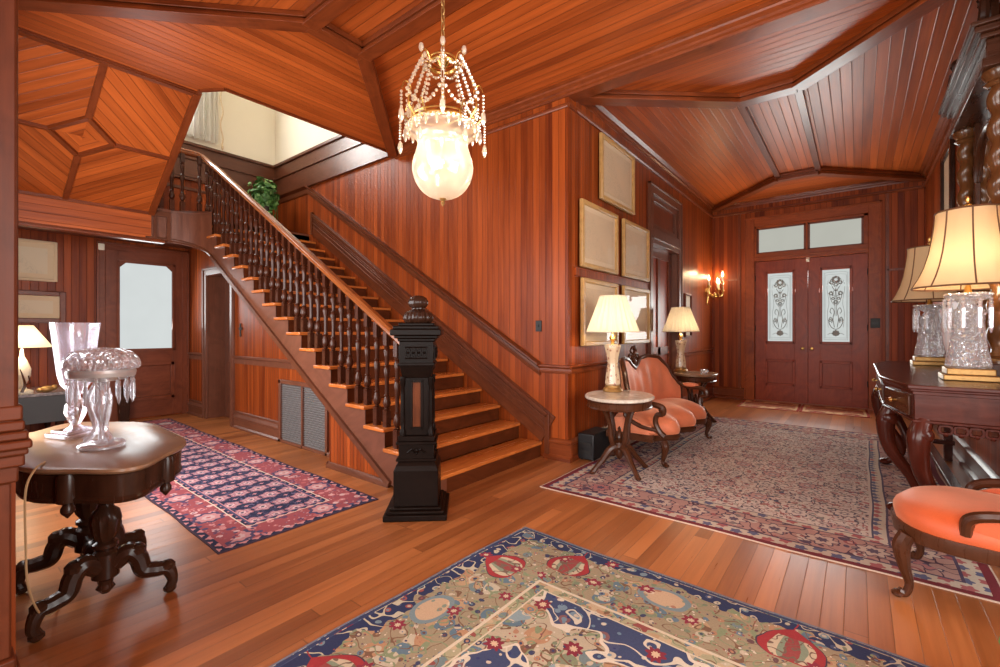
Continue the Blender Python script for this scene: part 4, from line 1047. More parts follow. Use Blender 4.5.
for i in range(NB + 1):
    a = -1 + 2 * i / NB; x, y = bplan(a); x2, y2 = bplan(min(1, a + .02)); x1_, y1_ = bplan(max(-1, a - .02))
    n = V((-(y2 - y1_), x2 - x1_, 0)).normalized(); n = n if n.x > 0 or (abs(n.x) < .3 and n.y * y < 0) else -n
    if n.y * y > 0 and abs(a) > .7: n = -n
    zt = ztop(a); col_ = []
    for j in range(11):
        t = j / 10; z = .40 + (zt - .40) * t; tilt = -.07 * (z - .4) / .5
        bulge = .055 * (max(0, sin(pi * min(.999, t * .97 + .02))) ** .5) + .010 * cos(a * 22) * sin(pi * t)
        col_.append(V((x, y, z)) + n * bulge + V((tilt * (1 - abs(a) ** 2), 0, 0)))
    rows.append(col_); tl = -.07 * (zt - .4) / .5 * (1 - abs(a) ** 2); rim.append(V((x + tl, y, zt)) + n * .012)
    bk.append([V((x, y, .28)) - n * .02, V((x + tl, y, zt)) - n * .02])
q = MB(); q.grid(rows); q.grid(bk); lab(q.build('backrest', M_velvet, se, angle=70), 'tufted coral velvet back')
q = MB(); q.tube(rim, .023, 8)
q.tube([p + V((0, 0, .014)) for p in rim[4:-4]], .013, 6); lab(q.build('back_frame', M_furn, se), 'walnut rim along the back')
q = MB(); c = V((-.285, 0, .855))
for s_ in (1, -1):
    q.tube([c + V((.01, s_ * p.y, p.z)) for p in spline([(0, .0, .0), (0, .07, .02), (0, .13, .06), (0, .12, .12), (0, .06, .13), (0, .05, .09), (0, .085, .08)], 6)], [.022, .02, .016, .013, .011, .01], 7)
    q.tube([c + V((.01, s_ * p.y, p.z)) for p in spline([(0, .0, .05), (0, .03, .11), (0, .07, .17), (0, .03, .21), (0, .0, .18)], 6)], [.018, .016, .012, .012, .012], 7)
    q.ball(c + V((.02, s_ * .055, .10)), (.02, .022, .022), 10)
q.ball(c + V((.02, 0, .20)), (.022, .028, .035), 10); q.ball(c + V((.02, 0, .13)), (.025, .03, .04), 10); q.ball(c + V((.02, 0, .05)), (.025, .045, .035), 10)
lab(q.build('crest', M_furn, se), 'carved openwork crest')
for s_ in (-1, 1):
    q = MB(); q.tube(spline([(-.02, s_ * .765, .60), (.10, s_ * .775, .575), (.22, s_ * .77, .57), (.30, s_ * .76, .545), (.305, s_ * .755, .49), (.25, s_ * .75, .47), (.235, s_ * .745, .40), (.27, s_ * .74, .32), (.31, s_ * .735, .28)], 6), [.024, .024, .026, .03, .026, .022, .026, .028, .032], 8)
    q.ball((.30, s_ * .76, .53), (.035, .03, .035), 10)
    q.tube(spline([(.0, s_ * .765, .59), (-.05, s_ * .765, .45), (.08, s_ * .76, .36), (.25, s_ * .75, .33)], 6), [.018, .02, .022, .02], 8)
    ar = q.build('arm', M_furn, se)
    q = MB(); q.ball((.12, s_ * .775, .60), (.10, .034, .028), 14); q.build('arm_pad', M_velvet, ar)
    q = MB(); P_ = [(-.05, .30), (.24, .30), (.20, .36), (.05, .38), (-.02, .46), (-.03, .56), (-.05, .58)]
    q.prism([(p[0], p[1]) for p in P_], -.012, .012, Matrix(((1, 0, 0, 0), (0, 0, 1, s_ * .752), (0, 1, 0, 0), (0, 0, 0, 1)))); q.build('side_panel', M_velvet, ar)
for (x, y, o) in ((.30, -.72, (1, -.5)), (.32, .72, (1, .5)), (-.20, -.66, (-1, -.3)), (-.20, .66, (-1, .3))):
    m = cab_leg(.23, o, .036); g = m.build('leg', M_furn, se); g.location = (x, y, 0)
ac = thing('side_chair', 'orange velvet carved walnut chair standing at the right edge before the console', 'chair', (.487, 3.04, .0063))
ac.rotation_euler = (0, 0, math.radians(-9))
# local: front = -X
def cw(t): return .25 + .055 * t - .05 * t ** 8 * 0
rows = []
NU = 28
def sx(t, s_): # outline: t 0 front..1 back, s_ -1..1
    return t
def chair_out(a):
    """rounded serpentine seat outline"""
    c_, s_ = cos(a), sin(a); e = .62
    x = .325 * (abs(c_) ** e) * (1 if c_ > 0 else -1); y = (.30 - .03 * (x / .32)) * (abs(s_) ** e) * (1 if s_ > 0 else -1)
    if x < 0: x -= .025 * cos(y / .3 * pi * 1.0)
    return x, y
q = MB(); P = []
for j, (sc, z) in enumerate(((.001, .455), (.3, .455), (.55, .452), (.75, .444), (.88, .428), (.96, .405), (1.0, .375), (1.0, .345), (.985, .325))):
    P.append([(chair_out(2 * pi * (k % NU) / NU)[0] * sc, chair_out(2 * pi * (k % NU) / NU)[1] * sc, z) for k in range(NU + 1)])
q.grid(P); q.build('seat', M_orange, ac, angle=70)
q = MB(); P = []
for sc, z in ((.97, .335), (1.02, .335), (1.03, .31), (1.02, .275), (.97, .268), (.90, .30)):
    P.append([(chair_out(2 * pi * (k % NU) / NU)[0] * sc, chair_out(2 * pi * (k % NU) / NU)[1] * sc, z) for k in range(NU + 1)])
q.grid(P); q.build('seat_rail', M_furn, ac)
for (x, y, o) in ((-.27, -.25, (-1, -.35)), (-.27, .25, (-1, .35)), (.29, -.21, (1, -.1)), (.29, .21, (1, .1))):
    m = cab_leg(.30, o, .034); g = m.build('leg', M_furn, ac); g.location = (x, y, 0)
q = MB(); P = []
for i in range(17):
    t = i / 16 * 2 - 1; y = .25 * t; zt = .93 - .10 * abs(t) ** 3; row = []
    for j in range(9):
        z = .50 + (zt - .50) * j / 8; w = 1 - .35 * sin(pi * min(1, max(0, (z - .5) / .25))) * .4
        row.append((.30 + .12 * (z - .5) - .045 * max(0, sin(pi * j / 8)) ** .5 - .02 * (1 - t * t), y * w, z))
    P.append(row)
q.grid(P); q.grid([[(p[0] + .05, p[1], p[2]) for p in (r_[0], r_[-1])] for r_ in P]); q.build('backrest', M_orange, ac, angle=70)
q = MB(); out_ = [V(r_[-1]) for r_ in P]; q.tube(spline([(.30, -.22, .36), (.315, -.235, .5)] + [tuple(p + V((.02, 0, .01))) for p in out_[::4]] + [(.315, .235, .5), (.30, .22, .36)], 5), .022, 8)
q.ball((.345, 0, .96), (.03, .09, .045), 10); q.build('back_frame', M_furn, ac)
for s_ in (-1, 1):
    q = MB(); q.tube(spline([(.30, s_ * .26, .56), (.15, s_ * .30, .50), (.0, s_ * .31, .475), (-.07, s_ * .305, .44), (-.08, s_ * .30, .37)], 6), [.018, .02, .024, .024, .02], 8); a_ = q.build('hip_rest', M_furn, ac)
    q = MB(); q.prism([(.29, .36), (.29, .54), (.15, .485), (.0, .455), (-.05, .43), (-.06, .37)], -.012, .012, Matrix(((1, 0, 0, 0), (0, 0, 1, s_ * .285), (0, 1, 0, 0), (0, 0, 0, 1)))); q.build('hip_pad', M_orange, a_)
# ================================================================== SIDE TABLES AND LAMPS ON THE LEFT OF THE HALL
def pedestal_table(loc, rz, a, bb_, topmat, label):
    t = thing('side_table', label, 'table', loc, rz)
    H = .68; O = lambda s_: [(a * s_ * cos(2 * pi * k / 40), bb_ * s_ * sin(2 * pi * k / 40)) for k in range(40)]
    m = MB(); P = []
    for s_, z in ((.001, H), (.97, H), (1.0, H - .008), (1.0, H - .02), (.98, H - .028)): P.append([(p[0], p[1], z) for p in O(s_) + O(s_)[:1]])
    m.grid(P); m.face(P[-1][:-1]); m.build('table_top', topmat, t)
    m = MB(); P = []
    for s_, z in ((.98, H - .029), (.96, H - .035), (.93, H - .045), (.92, H - .085), (.95, H - .095), (.93, H - .102), (.5, H - .10)): P.append([(p[0], p[1], z) for p in O(s_) + O(s_)[:1]])
    m.grid(P); m.face(P[-1][:-1]); m.build('apron', M_furn, t)
    m = MB(); m.lathe([(.001, .10), (.02, .115), (.035, .15), (.03, .19), (.055, .22), (.05, .26), (.025, .28), (.035, .30), (.03, .33), (.012, .36), (.018, .38), (.001, .40)], 16); m.build('hub', M_furn, t)
    for k in range(4):
        an = pi / 4 + pi / 2 * k; u = V((cos(an), sin(an), 0))
        m = MB(); m.tube(spline([u * .03 + V((0, 0, .22)), u * .10 + V((0, 0, .20)), u * .17 + V((0, 0, .12)), u * .24 + V((0, 0, .05)), u * .27 + V((0, 0, .018))], 6), [.03, .03, .026, .022, .024], 8); m.ball(u * .275 + V((0, 0, .017)), (.028, .028, .017), 8)
        m.tube(spline([u * .05 + V((0, 0, .20)), u * .085 + V((0, 0, .30)), u * .10 + V((0, 0, .42)), u * .15 + V((0, 0, .54)), u * .20 + V((0, 0, H - .09))], 6), [.02, .024, .018, .018, .022], 8)
        m.build('leg', M_furn, t)
    return t
pedestal_table((-1.665, 3.83, .0062), math.radians(12), .295, .36, M_marble, 'oval white marble topped side table at the wall corner by the stairs')
pedestal_table((-1.72, 6.45, .0062), 0, .27, .34, M_top, 'round wooden side table beyond the far end of the settee')
def table_lamp(loc, label):
    t = thing('table_lamp', label, 'lamp', loc)
    m = MB(); m.lathe([(.001, 0), (.088, 0), (.092, .015), (.085, .03), (.07, .042), (.07, .055), (.06, .06)], 20); m.build('lamp_base', M_brassbase, t)
    m = MB(); m.lathe([(.062, .06), (.072, .075), (.066, .14), (.055, .21), (.048, .26), (.055, .32), (.068, .38), (.078, .425), (.075, .435), (.03, .44)], 16, None, lambda a, z, r: 1 + .03 * cos(a * 8)); b_ = m.build('lamp_body', M_glassbody, t)
    m = MB(); m.lathe([(.018, .44), (.02, .455), (.01, .465), (.03, .49), (.03, .505), (.01, .53), (.008, .66)], 12); m.build('lamp_neck', M_brass, t)
    n = 144
    m = MB(); m.lathe([(.235, .555), (.195, .665), (.155, .775), (.118, .885)], n, None, lambda a, z, r: 1 + .035 * cos(a * 24), cap=False); s_ = m.build('lamp_shade', M_shade, t)
    m = MB()
    for r_, z in ((.236, .556),): m.tube([V((r_ * cos(2 * pi * k / 40), r_ * sin(2 * pi * k / 40), z)) for k in range(41)], .006, 5, cap=False)
    m.build('bottom_binding', M_shade, s_); m = MB(); m.tube([V((.119 * cos(2 * pi * k / 40), .119 * sin(2 * pi * k / 40), .885)) for k in range(41)], .006, 5, cap=False); m.build('top_binding', M_shade, s_); m = MB()
    for k in range(3):
        a = 2 * pi * k / 3; m.tube([V((0, 0, .66)), V((.15 * cos(a), .15 * sin(a), .775))], .003, 4)
    m.build('shade_spider', M_brass, s_)
    m = MB(); m.ball((0, 0, .70), (.03, .03, .04), 10); m.build('bulb', M_bulb, t)
    return t
m_, nt, bs = new_mat('painted cut glass')
n_ = voro(nt, objc(nt), 26); fl = S(nt, n_.outputs['Distance'])
sl(nt, bs, 'Base Color', mix(nt, fl.lt(.32), (.62, .46, .30), mix(nt, fl.lt(.14), (.34, .15, .09), (.70, .56, .42)))); bs.inputs['Roughness'].default_value = .15; bs.inputs['Transmission Weight'].default_value = .15
M_glassbody = m_
table_lamp((-1.80, 3.99, .6875), 'lit cream pleated table lamp on the oval marble side table')
table_lamp((-1.93, 6.50, .6875), 'lit cream pleated table lamp on the far wooden side table')
t = thing('glass_dish', 'small pale dish on the far wooden side table', 'dish', (-1.60, 6.40, .6875))
m = MB(); m.lathe([(.001, 0), (.035, 0), (.045, .02), (.05, .055), (.045, .055), (.04, .02), (.001, .012)], 16); m.build('bowl', M_crystal, t)
t = thing('speaker', 'black speaker box on the floor behind the marble side table', 'speaker', (-2.06, 4.14, .0))
m = MB(); m.box(-.085, .085, -.19, .19, .012, .26); m.build('cabinet', M_black, t, .01)
m = MB(); m.box(-.06, .06, -.196, -.188, .15, .18); m.box(-.06, .06, -.194, -.188, .06, .10); lab(m.build('port_slot', M_iron, t), 'slotted port')
for sx_ in (-.06, .06):
    for sy_ in (-.15, .15):
        m = MB(); m.lathe([(.014, 0), (.016, .012)], 8, T(sx_, sy_, 0)); m.build('foot', M_black, t)
# ================================================================== FRAMED PRINTS
def frame(loc, rz, w, h, fw, label, fm=None, pm=None, mount=.05, glass=True, depth=.03):
    """local: front faces +X, width along Y, centre at origin"""
    t = thing('framed_print', label, 'picture', loc, rz)
    m = MB()
    for (a0, a1, c0, c1) in ((-w / 2, -w / 2 + fw, -h / 2, h / 2), (w / 2 - fw, w / 2, -h / 2, h / 2), (-w / 2 + fw, w / 2 - fw, -h / 2, -h / 2 + fw), (-w / 2 + fw, w / 2 - fw, h / 2 - fw, h / 2)):
        m.box(0, depth, a0, a1, c0, c1)
        m.box(0, depth + .008, a0 + .004, a1 - .004, c0 + .004, c1 - .004)
    m.build('frame', fm or M_gframe, t, .004)
    m = MB(); m.box(.002, .010, -w / 2 + fw * .8, w / 2 - fw * .8, -h / 2 + fw * .8, h / 2 - fw * .8); mt = m.build('mount', M_mat, t)
    iw, ih = w / 2 - fw - mount, h / 2 - fw - mount
    m = MB(); m.box(.0105, .0125, -iw, iw, -ih, ih); m.build('print', pm or M_paper, t)
    if glass:
        m = MB(); m.face([(.017, -w / 2 + fw, -h / 2 + fw), (.017, w / 2 - fw, -h / 2 + fw), (.017, w / 2 - fw, h / 2 - fw), (.017, -w / 2 + fw, h / 2 - fw)]); m.build('picture_glass', M_picglass, t)
    return t
for (y0_, y1_, z0_, z1_, lb) in ((4.455, 5.365, 2.66, 3.36, 'gilt framed print hung alone above the four others on the hall wall'),
        (4.02, 4.88, 1.89, 2.56, 'gilt framed print upper left of the block of four'), (5.04, 5.86, 1.89, 2.56, 'gilt framed print upper right of the block of four'),
        (4.04, 4.88, 1.10, 1.78, 'gilt framed print lower left of the block of four behind the lamp'), (5.04, 5.88, 1.10, 1.78, 'gilt framed print lower right of the block of four above the settee')):
    frame((XW + .022, (y0_ + y1_) / 2, (z0_ + z1_) / 2), 0, y1_ - y0_, z1_ - z0_, .045, lb)
frame((XW + .003, 7.68, 1.50), 0, .36, .70, .03, 'narrow dark framed picture beside the wall sconce', M_ddoor, M_paper2, .03)
frame((XB + .003, .80, 2.125), 0, .54, .50, .03, 'pale framed print, upper of two beside the rear door', M_mat, M_paper2, .06, False)
frame((XB + .003, .82, 1.55), 0, .66, .40, .06, 'dark framed print, lower of two beside the rear door', M_ddoor, M_paper2, .06, False)
frame((XR - .003, 7.02, 2.80), pi, .75, .95, .09, 'dark framed picture on the right wall past the tall mirror', M_walnut, M_paper, .0)
# ================================================================== SCONCE
t = thing('wall_sconce', 'brass five-candle wall sconce beside the front door', 'sconce', (XW + .002, 8.86, 1.98))
m = MB(); m.lathe([(.001, .045), (.03, .04), (.05, .02), (.055, 0)], 16, RY(pi / 2) @ T(0, 0, 0)); m.tube(spline([(.02, 0, 0), (.03, 0, -.12), (.02, 0, -.22), (.05, 0, -.27)], 6), [.02, .016, .012, .004], 8); m.tube(spline([(.02, 0, 0), (.04, 0, .14), (.02, 0, .25)], 6), [.02, .014, .004], 8)
m.ball((.03, 0, .0), (.035, .06, .08), 10); m.build('backplate', M_brass, t)
for k, (yy, xx, zz) in enumerate(((-.36, .14, .04), (-.20, .24, .0), (0, .28, .13), (.20, .24, .0), (.36, .14, .04))):
    m = MB(); m.tube(spline([(.03, 0, 0), (xx * .5, yy * .45, -.10), (xx * .95, yy * .9, -.08), (xx, yy, zz)], 7), [.014, .012, .010, .012], 7); m.lathe([(.004, -.02), (.03, 0), (.034, .012), (.014, .016), (.018, .03)], 12, T(xx, yy, zz)); m.ball((xx * .75, yy * .7, -.07), .022, 8); ar = m.build('arm', M_brass, t)
    m = MB(); m.lathe([(.012, .02), (.012, .11)], 10, T(xx, yy, zz)); cd = m.build('candle', M_candle, ar)
    m = MB(); m.lathe([(.006, .11), (.02, .135), (.017, .165), (.001, .215)], 10, T(xx, yy, zz)); lab(m.build('bulb', M_flame, ar), 'lit flame bulb')
# ================================================================== CONSOLE, MIRROR, CRYSTAL LAMPS
t = thing('console_table', 'long mahogany console with canted drawer ends along the right wall', 'console', (0, 0, .0065))
ZT = .935; PL = [(.735, 3.50), (.225, 3.50), (.115, 4.10), (.115, 5.60), (.225, 6.20), (.735, 6.20)]
def inset(P, d):
    c = V((.735, 4.85)); out = []
    for p in P:
        x = p[0] + d if p[0] < .7 else p[0]; y = p[1] + (d if p[1] < 4.0 else d * .8 if p[1] < 4.85 else -d * .8 if p[1] < 6 else -d); out.append((x, y))
    return out
m = MB(); m.prism(PL, ZT - .022, ZT, None, (0, 1, 0)); m.prism(inset(PL, .012), ZT - .036, ZT - .022, None, (0, 1, 0)); m.build('table_top', M_console, t, .004)
I = inset(PL, .03); J = inset(PL, .045)
m = MB(); m.prism(I, ZT - .20, ZT - .036, None, (0, 1, 0)); m.prism(inset(PL, .022), ZT - .215, ZT - .20, None, (0, 1, 0)); m.prism(inset(PL, .022), ZT - .056, ZT - .036, None, (0, 1, 0)); m.build('apron', M_console, t, .003)
for i0, nm in ((1, 0), (3, 0)):
    a, c_ = V((*I[i0], 0)), V((*I[i0 + 1], 0)); d = (c_ - a).normalized(); n = V((-d.y, d.x, 0)); n = n if n.x < 0 else -n
    mid = (a + c_) / 2; L2 = (c_ - a).length * .40; B_ = Matrix((d, n, V((0, 0, 1)))).transposed().to_4x4(); B_.translation = mid
    m = MB(); m.box(-L2, L2, 0, .012, ZT - .185, ZT - .07, B_); dr = m.build('drawer', M_furn, t, .003)
    m = MB(); m.lathe([(.008, 0), (.008, .012), (.018, .022), (.012, .034), (.001, .036)], 10, B_ @ T(0, .012, ZT - .127) @ RX(-pi / 2)); m.build('knob', M_brass, dr)
m = MB(); a, c_ = I[2], I[3]
m.box(I[2][0] - .012, I[2][0], I[2][1] + .08, I[3][1] - .08, ZT - .185, ZT - .07); dr = m.build('drawer', M_furn, t, .003)
for yy in (4.45, 5.25):
    m = MB(); m.lathe([(.008, 0), (.008, .012), (.018, .022), (.012, .034), (.001, .036)], 10, T(I[2][0] - .012, yy, ZT - .127) @ RY(-pi / 2)); m.build('knob', M_brass, dr)
for (x, y, o) in ((I[1][0] + .04, I[1][1] + .04, V((-.5, -.6, 0))), (I[2][0] + .04, I[2][1] + .02, V((-1, -.15, 0))), (I[3][0] + .04, I[3][1] - .02, V((-1, .15, 0))), (I[4][0] + .04, I[4][1] - .04, V((-.5, .6, 0)))):
    o.normalize(); H = ZT - .2
    m = MB(); P_ = spline([V((0, 0, H)), o * .035 + V((0, 0, H - .12)), o * .01 + V((0, 0, H - .30)), o * -.10 + V((0, 0, H - .48)), o * -.13 + V((0, 0, .14)), o * -.06 + V((0, 0, .06)), o * -.02 + V((0, 0, .03))], 7)
    m.tube(P_, [.046, .054, .042, .034, .029, .029, .026], 12)
    sv = V((-o.y, o.x, 0))
    for s_ in (1, -1): m.lathe([(.042, -.012), (.046, 0), (.034, .012), (.02, .02), (.001, .022)], 14, Matrix.Translation(o * .02 + sv * s_ * .038 + V((0, 0, H - .09))) @ sv.to_track_quat('Z' if s_ > 0 else '-Z', 'Y').to_matrix().to_4x4())
    m.ball(o * -.01 + V((0, 0, .03)), (.045, .045, .03), 10)
    g = m.build('leg', M_console, t); g.location = (x, y, 0)
for (x, y) in ((.68, 3.60), (.68, 6.10)):
    m = MB(); m.box(-.03, .03, -.03, .03, 0, ZT - .2); g = m.build('leg', M_console, t, .004); g.location = (x, y, 0)
m = MB()
def fret(p, r_, n):
    p, r_ = V(p), V(r_)
    for i in range(n):
        c = p.lerp(r_, (i + .5) / n); d = (r_ - p).normalized(); w = (r_ - p).length / n * .5
        m.tube([c + d * (w * .9 * cos(a)) + V((0, 0, -.03 + .03 * sin(a) * (1 + .3 * cos(2 * a)))) for a in [2 * pi * j / 10 for j in range(11)]], .009, 5)
        m.ball(c + V((0, 0, -.055)), .014, 6)
fret((I[1][0] + .1, I[1][1] + .01, ZT - .215), (.72, I[1][1] + .01, ZT - .215), 6); m.build('carved_apron', M_console, t); m = MB(); fret((I[2][0] + .01, I[2][1] + .1, ZT - .215), (I[2][0] + .01, I[3][1] - .1, ZT - .215), 14)
m.build('carved_apron', M_console, t)
m = MB(); m.box(.30, .72, 3.62, 3.67, .16, .20); m.box(.30, .72, 6.03, 6.08, .16, .20); m.bar((.52, 3.64, .18), (.52, 6.06, .18), .06, .035); m.build('stretcher', M_console, t, .004)
# mirror with twisted columns and carved crest
t = thing('wall_mirror', 'tall carved mirror with twisted columns standing on the console by the right wall', 'mirror', (0, 0, ZT + .0066))
Yc0, Yc1, Xc, Zt = 4.28, 5.42, .715, 1.98
m = MB(); m.box(.765, .79, Yc0 - .1, Yc1 + .1, .0, 2.10); m.box(.66, .79, Yc0 - .12, Yc1 + .12, .0, .10); m.box(.74, .79, Yc0 + .10, Yc0 + .17, .1, 2.0); m.box(.74, .79, Yc1 - .17, Yc1 - .10, .1, 2.0)
Aa = []
for k in range(13):
    a = pi * k / 12; Aa.append((4.85 + .40 * cos(a), 1.50 + .33 * sin(a)))
m.tube([V((.75, p[0], p[1])) for p in Aa], .022, 6)
m.build('frame', M_furn, t, .004)
m = MB(); G = [(Yc0 + .16, .1), (Yc1 - .16, .1)] + Aa
G = [(4.45, .1), (5.25, .1)] + Aa
m.face([(.757, p[0], p[1]) for p in G]); m.build('mirror_glass', M_mirror, t)
for yc in (Yc0, Yc1):
    m = MB(); rows = []
    for i in range(121):
        z = .17 + (Zt - .26) * i / 120; ring = []
        for k in range(17):
            a = 2 * pi * k / 16; rr_ = .050 * (1 + .22 * cos(a - z * 2 * pi / .19)); ring.append((Xc + rr_ * cos(a), yc + rr_ * sin(a), z))
        rows.append(ring)
    m.grid(rows); m.lathe([(.085, .10), (.085, .12), (.07, .135), (.075, .15), (.055, .17)], 16, T(Xc, yc, 0)); m.lathe([(.055, Zt - .1), (.075, Zt - .08), (.06, Zt - .06), (.085, Zt - .02), (.085, Zt)], 16, T(Xc, yc, 0)); lab(m.build('twisted_column', M_spiral, t), 'twisted oak column')
m = MB()
for z0_, z1_, e in ((Zt, Zt + .06, .02), (Zt + .06, Zt + .18, .0), (Zt + .18, Zt + .21, .03), (Zt + .21, Zt + .25, .06), (Zt + .25, Zt + .28, .08)): m.box(.64 - e, .79, Yc0 - .10 - e, Yc1 + .10 + e, z0_, z1_)
m.build('cornice', M_furn, t, .006)
m = MB()
for yc, s_ in ((Yc0, -1), (Yc1, 1)):
    c = V((.68, yc, Zt + .28))
    m.tube([c + V((-.02, p.y * s_, p.z)) for p in spline([(0, .05, 0), (0, .07, .10), (0, .0, .18), (0, -.05, .25), (0, .03, .33), (0, .08, .29)], 6)], [.05, .05, .045, .035, .03, .015], 8)
    m.tube([c + V((-.05, p.y * s_, p.z)) for p in spline([(0, -.02, 0), (0, .10, .04), (0, .12, .14), (0, .06, .20), (0, .09, .26)], 6)], [.03, .03, .025, .02, .01], 8)
    for i in range(5): m.ball(c + V((-.04, s_ * (.08 - .03 * i), .05 + .055 * i)), (.03, .035, .028), 8)
    m.ball(c + V((-.03, 0, .30)), (.035, .05, .04), 10)
for i in range(9):
    y = Yc0 + .25 + i * (Yc1 - Yc0 - .5) / 8; hh = .05 + .20 * sin(pi * i / 8); m.tube(spline([(.70, y, Zt + .27), (.68, y + .03, Zt + .27 + hh * .6), (.70, y - .02, Zt + .27 + hh)], 5), [.04, .035, .015], 7)
lab(m.build('crest', M_walnut, t), 'carved leafy crest')
def big_lamp(loc, label):
    t = thing('table_lamp', label, 'lamp', loc)
    m = MB(); m.box(-.125, .125, -.125, .125, 0, .035); m.box(-.108, .108, -.108, .108, .035, .075); m.build('lamp_base', M_brassbase, t, .006)
    fl = lambda a, z, r: 1 + .05 * abs(sin(a * 8)) - .02
    m = MB(); m.lathe([(.09, .076), (.104, .09), (.098, .13), (.085, .20), (.077, .28), (.072, .36), (.076, .40), (.08, .425), (.072, .44), (.045, .45)], 32, None, lambda a, z, r: 1 + .045 * cos(a * 16))
    m.lathe([(.04, .45), (.05, .46), (.035, .475), (.05, .49), (.10, .515), (.114, .535), (.105, .545), (.06, .535), (.03, .53)], 48, None, lambda a, z, r: 1 + .03 * cos(a * 24)); m.build('lamp_body', M_cut, t)
    for k in range(9):
        a = 2 * pi * k / 9 + .2
        m = MB(); x, y = .106 * cos(a), .106 * sin(a); m.ball((x, y, .505), .011, 6); m.lathe([(.001, .497), (.012, .485), (.008, .47), (.013, .45), (.011, .33), (.005, .30), (.001, .295)], 6, T(x, y, 0)); m.build('prism', M_crystal, t, angle=6)
    m = MB(); m.lathe([(.03, .53), (.018, .56), (.012, .60), (.01, 1.10), (.018, 1.105), (.008, 1.115), (.016, 1.135), (.012, 1.155), (.001, 1.165)], 12); m.build('lamp_neck', M_brass, t)
    prof = [(.268, .585), (.236, .645), (.206, .72), (.183, .81), (.167, .91), (.156, 1.0), (.152, 1.065)]
    octm = lambda a, z, r: .985 + .03 * abs(sin(a * 4)) ** 1.2 * 0 + .025 * (1 - abs(cos(a * 4)))
    m = MB(); m.lathe(prof, 64, None, octm, cap=False); s_ = m.build('lamp_shade', M_shade2, t)
    for k in range(8):
        a = pi / 8 + 2 * pi * k / 8 - pi / 8
        m = MB(); m.tube([V((r_ * octm(a, 0, 0) * cos(a) * 1.003, r_ * octm(a, 0, 0) * sin(a) * 1.003, z)) for r_, z in prof], .0045, 5); m.build('shade_seam', M_seam, s_)
    m = MB()
    for (r_, z), nm in ((prof[0], 'bottom_binding'), (prof[-1], 'top_binding')): m = MB(); m.tube([V((r_ * octm(2 * pi * k / 64, 0, 0) * cos(2 * pi * k / 64), r_ * octm(2 * pi * k / 64, 0, 0) * sin(2 * pi * k / 64), z)) for k in range(65)], .006, 5, cap=False); m.build(nm, M_seam, s_)
    m = MB()
    for k in range(3):
        a = 2 * pi * k / 3; m.tube([V((0, 0, 1.04)), V((.14 * cos(a), .14 * sin(a), 1.06))], .003, 4)
    m.build('shade_spider', M_brass, s_)
    m = MB(); m.ball((0, 0, .84), (.032, .032, .045), 10); m.build('bulb', M_bulb, t)
    return t
big_lamp((.545, 4.08, ZT + .0075), 'large crystal prism lamp with glowing ochre bell shade, nearest on the console')
big_lamp((.512, 5.66, ZT + .0075), 'crystal prism lamp with unlit ochre bell shade at the far end of the console')
# ================================================================== TURTLE-TOP TABLE ON THE LEFT
t = thing('parlour_table', 'dark carved turtle-top parlour table with four scrolled legs at left', 'table', (-2.86, .515, 0), math.radians(-1))
def tt(a, s_=1.0):
    r = 1 + .035 * cos(4 * a + pi) + .05 * cos(2 * a) * 0; x, y = .635 * cos(a), .30 * sin(a)
    e = 1 + .045 * cos(6 * a); return (x * e * s_, y * e * s_ + 0)
NT = 72
def ringz(s_, z): return [(*tt(2 * pi * (k % NT) / NT, s_), z) for k in range(NT + 1)]
ZP = .73
m = MB(); P = [ringz(.001, ZP), ringz(.5, ZP), ringz(.97, ZP), ringz(1.0, ZP - .006), ringz(1.005, ZP - .016), ringz(.985, ZP - .026)]; m.grid(P); m.face(P[-1][:-1])
for f_i, fc in enumerate(m.f):
    pts = [m.v[i] for i in fc]
    if all(abs(p[2] - ZP) < 1e-4 for p in pts): m.uv[f_i] = [(p[1], p[0]) for p in pts]
lab(m.build('table_top', M_top, t), 'polished lighter top')
m = MB(); P = [ringz(.985, ZP - .0265), ringz(.955, ZP - .035), ringz(.945, ZP - .12), ringz(.96, ZP - .13), ringz(.945, ZP - .145), ringz(.5, ZP - .14)]; m.grid(P); m.face(P[-1][:-1])
m.build('apron', M_walnut, t)
for a in (pi * .2, pi * .8, pi * 1.2, pi * 1.8):
    x, y = tt(a, .93); m = MB(); m.lathe([(.03, ZP - .03), (.036, ZP - .05), (.034, ZP - .14), (.015, ZP - .15), (.022, ZP - .165), (.022, ZP - .18), (.006, ZP - .20), (.001, ZP - .205)], 12, T(x, y, 0)); m.build('drop_pendant', M_walnut, t)
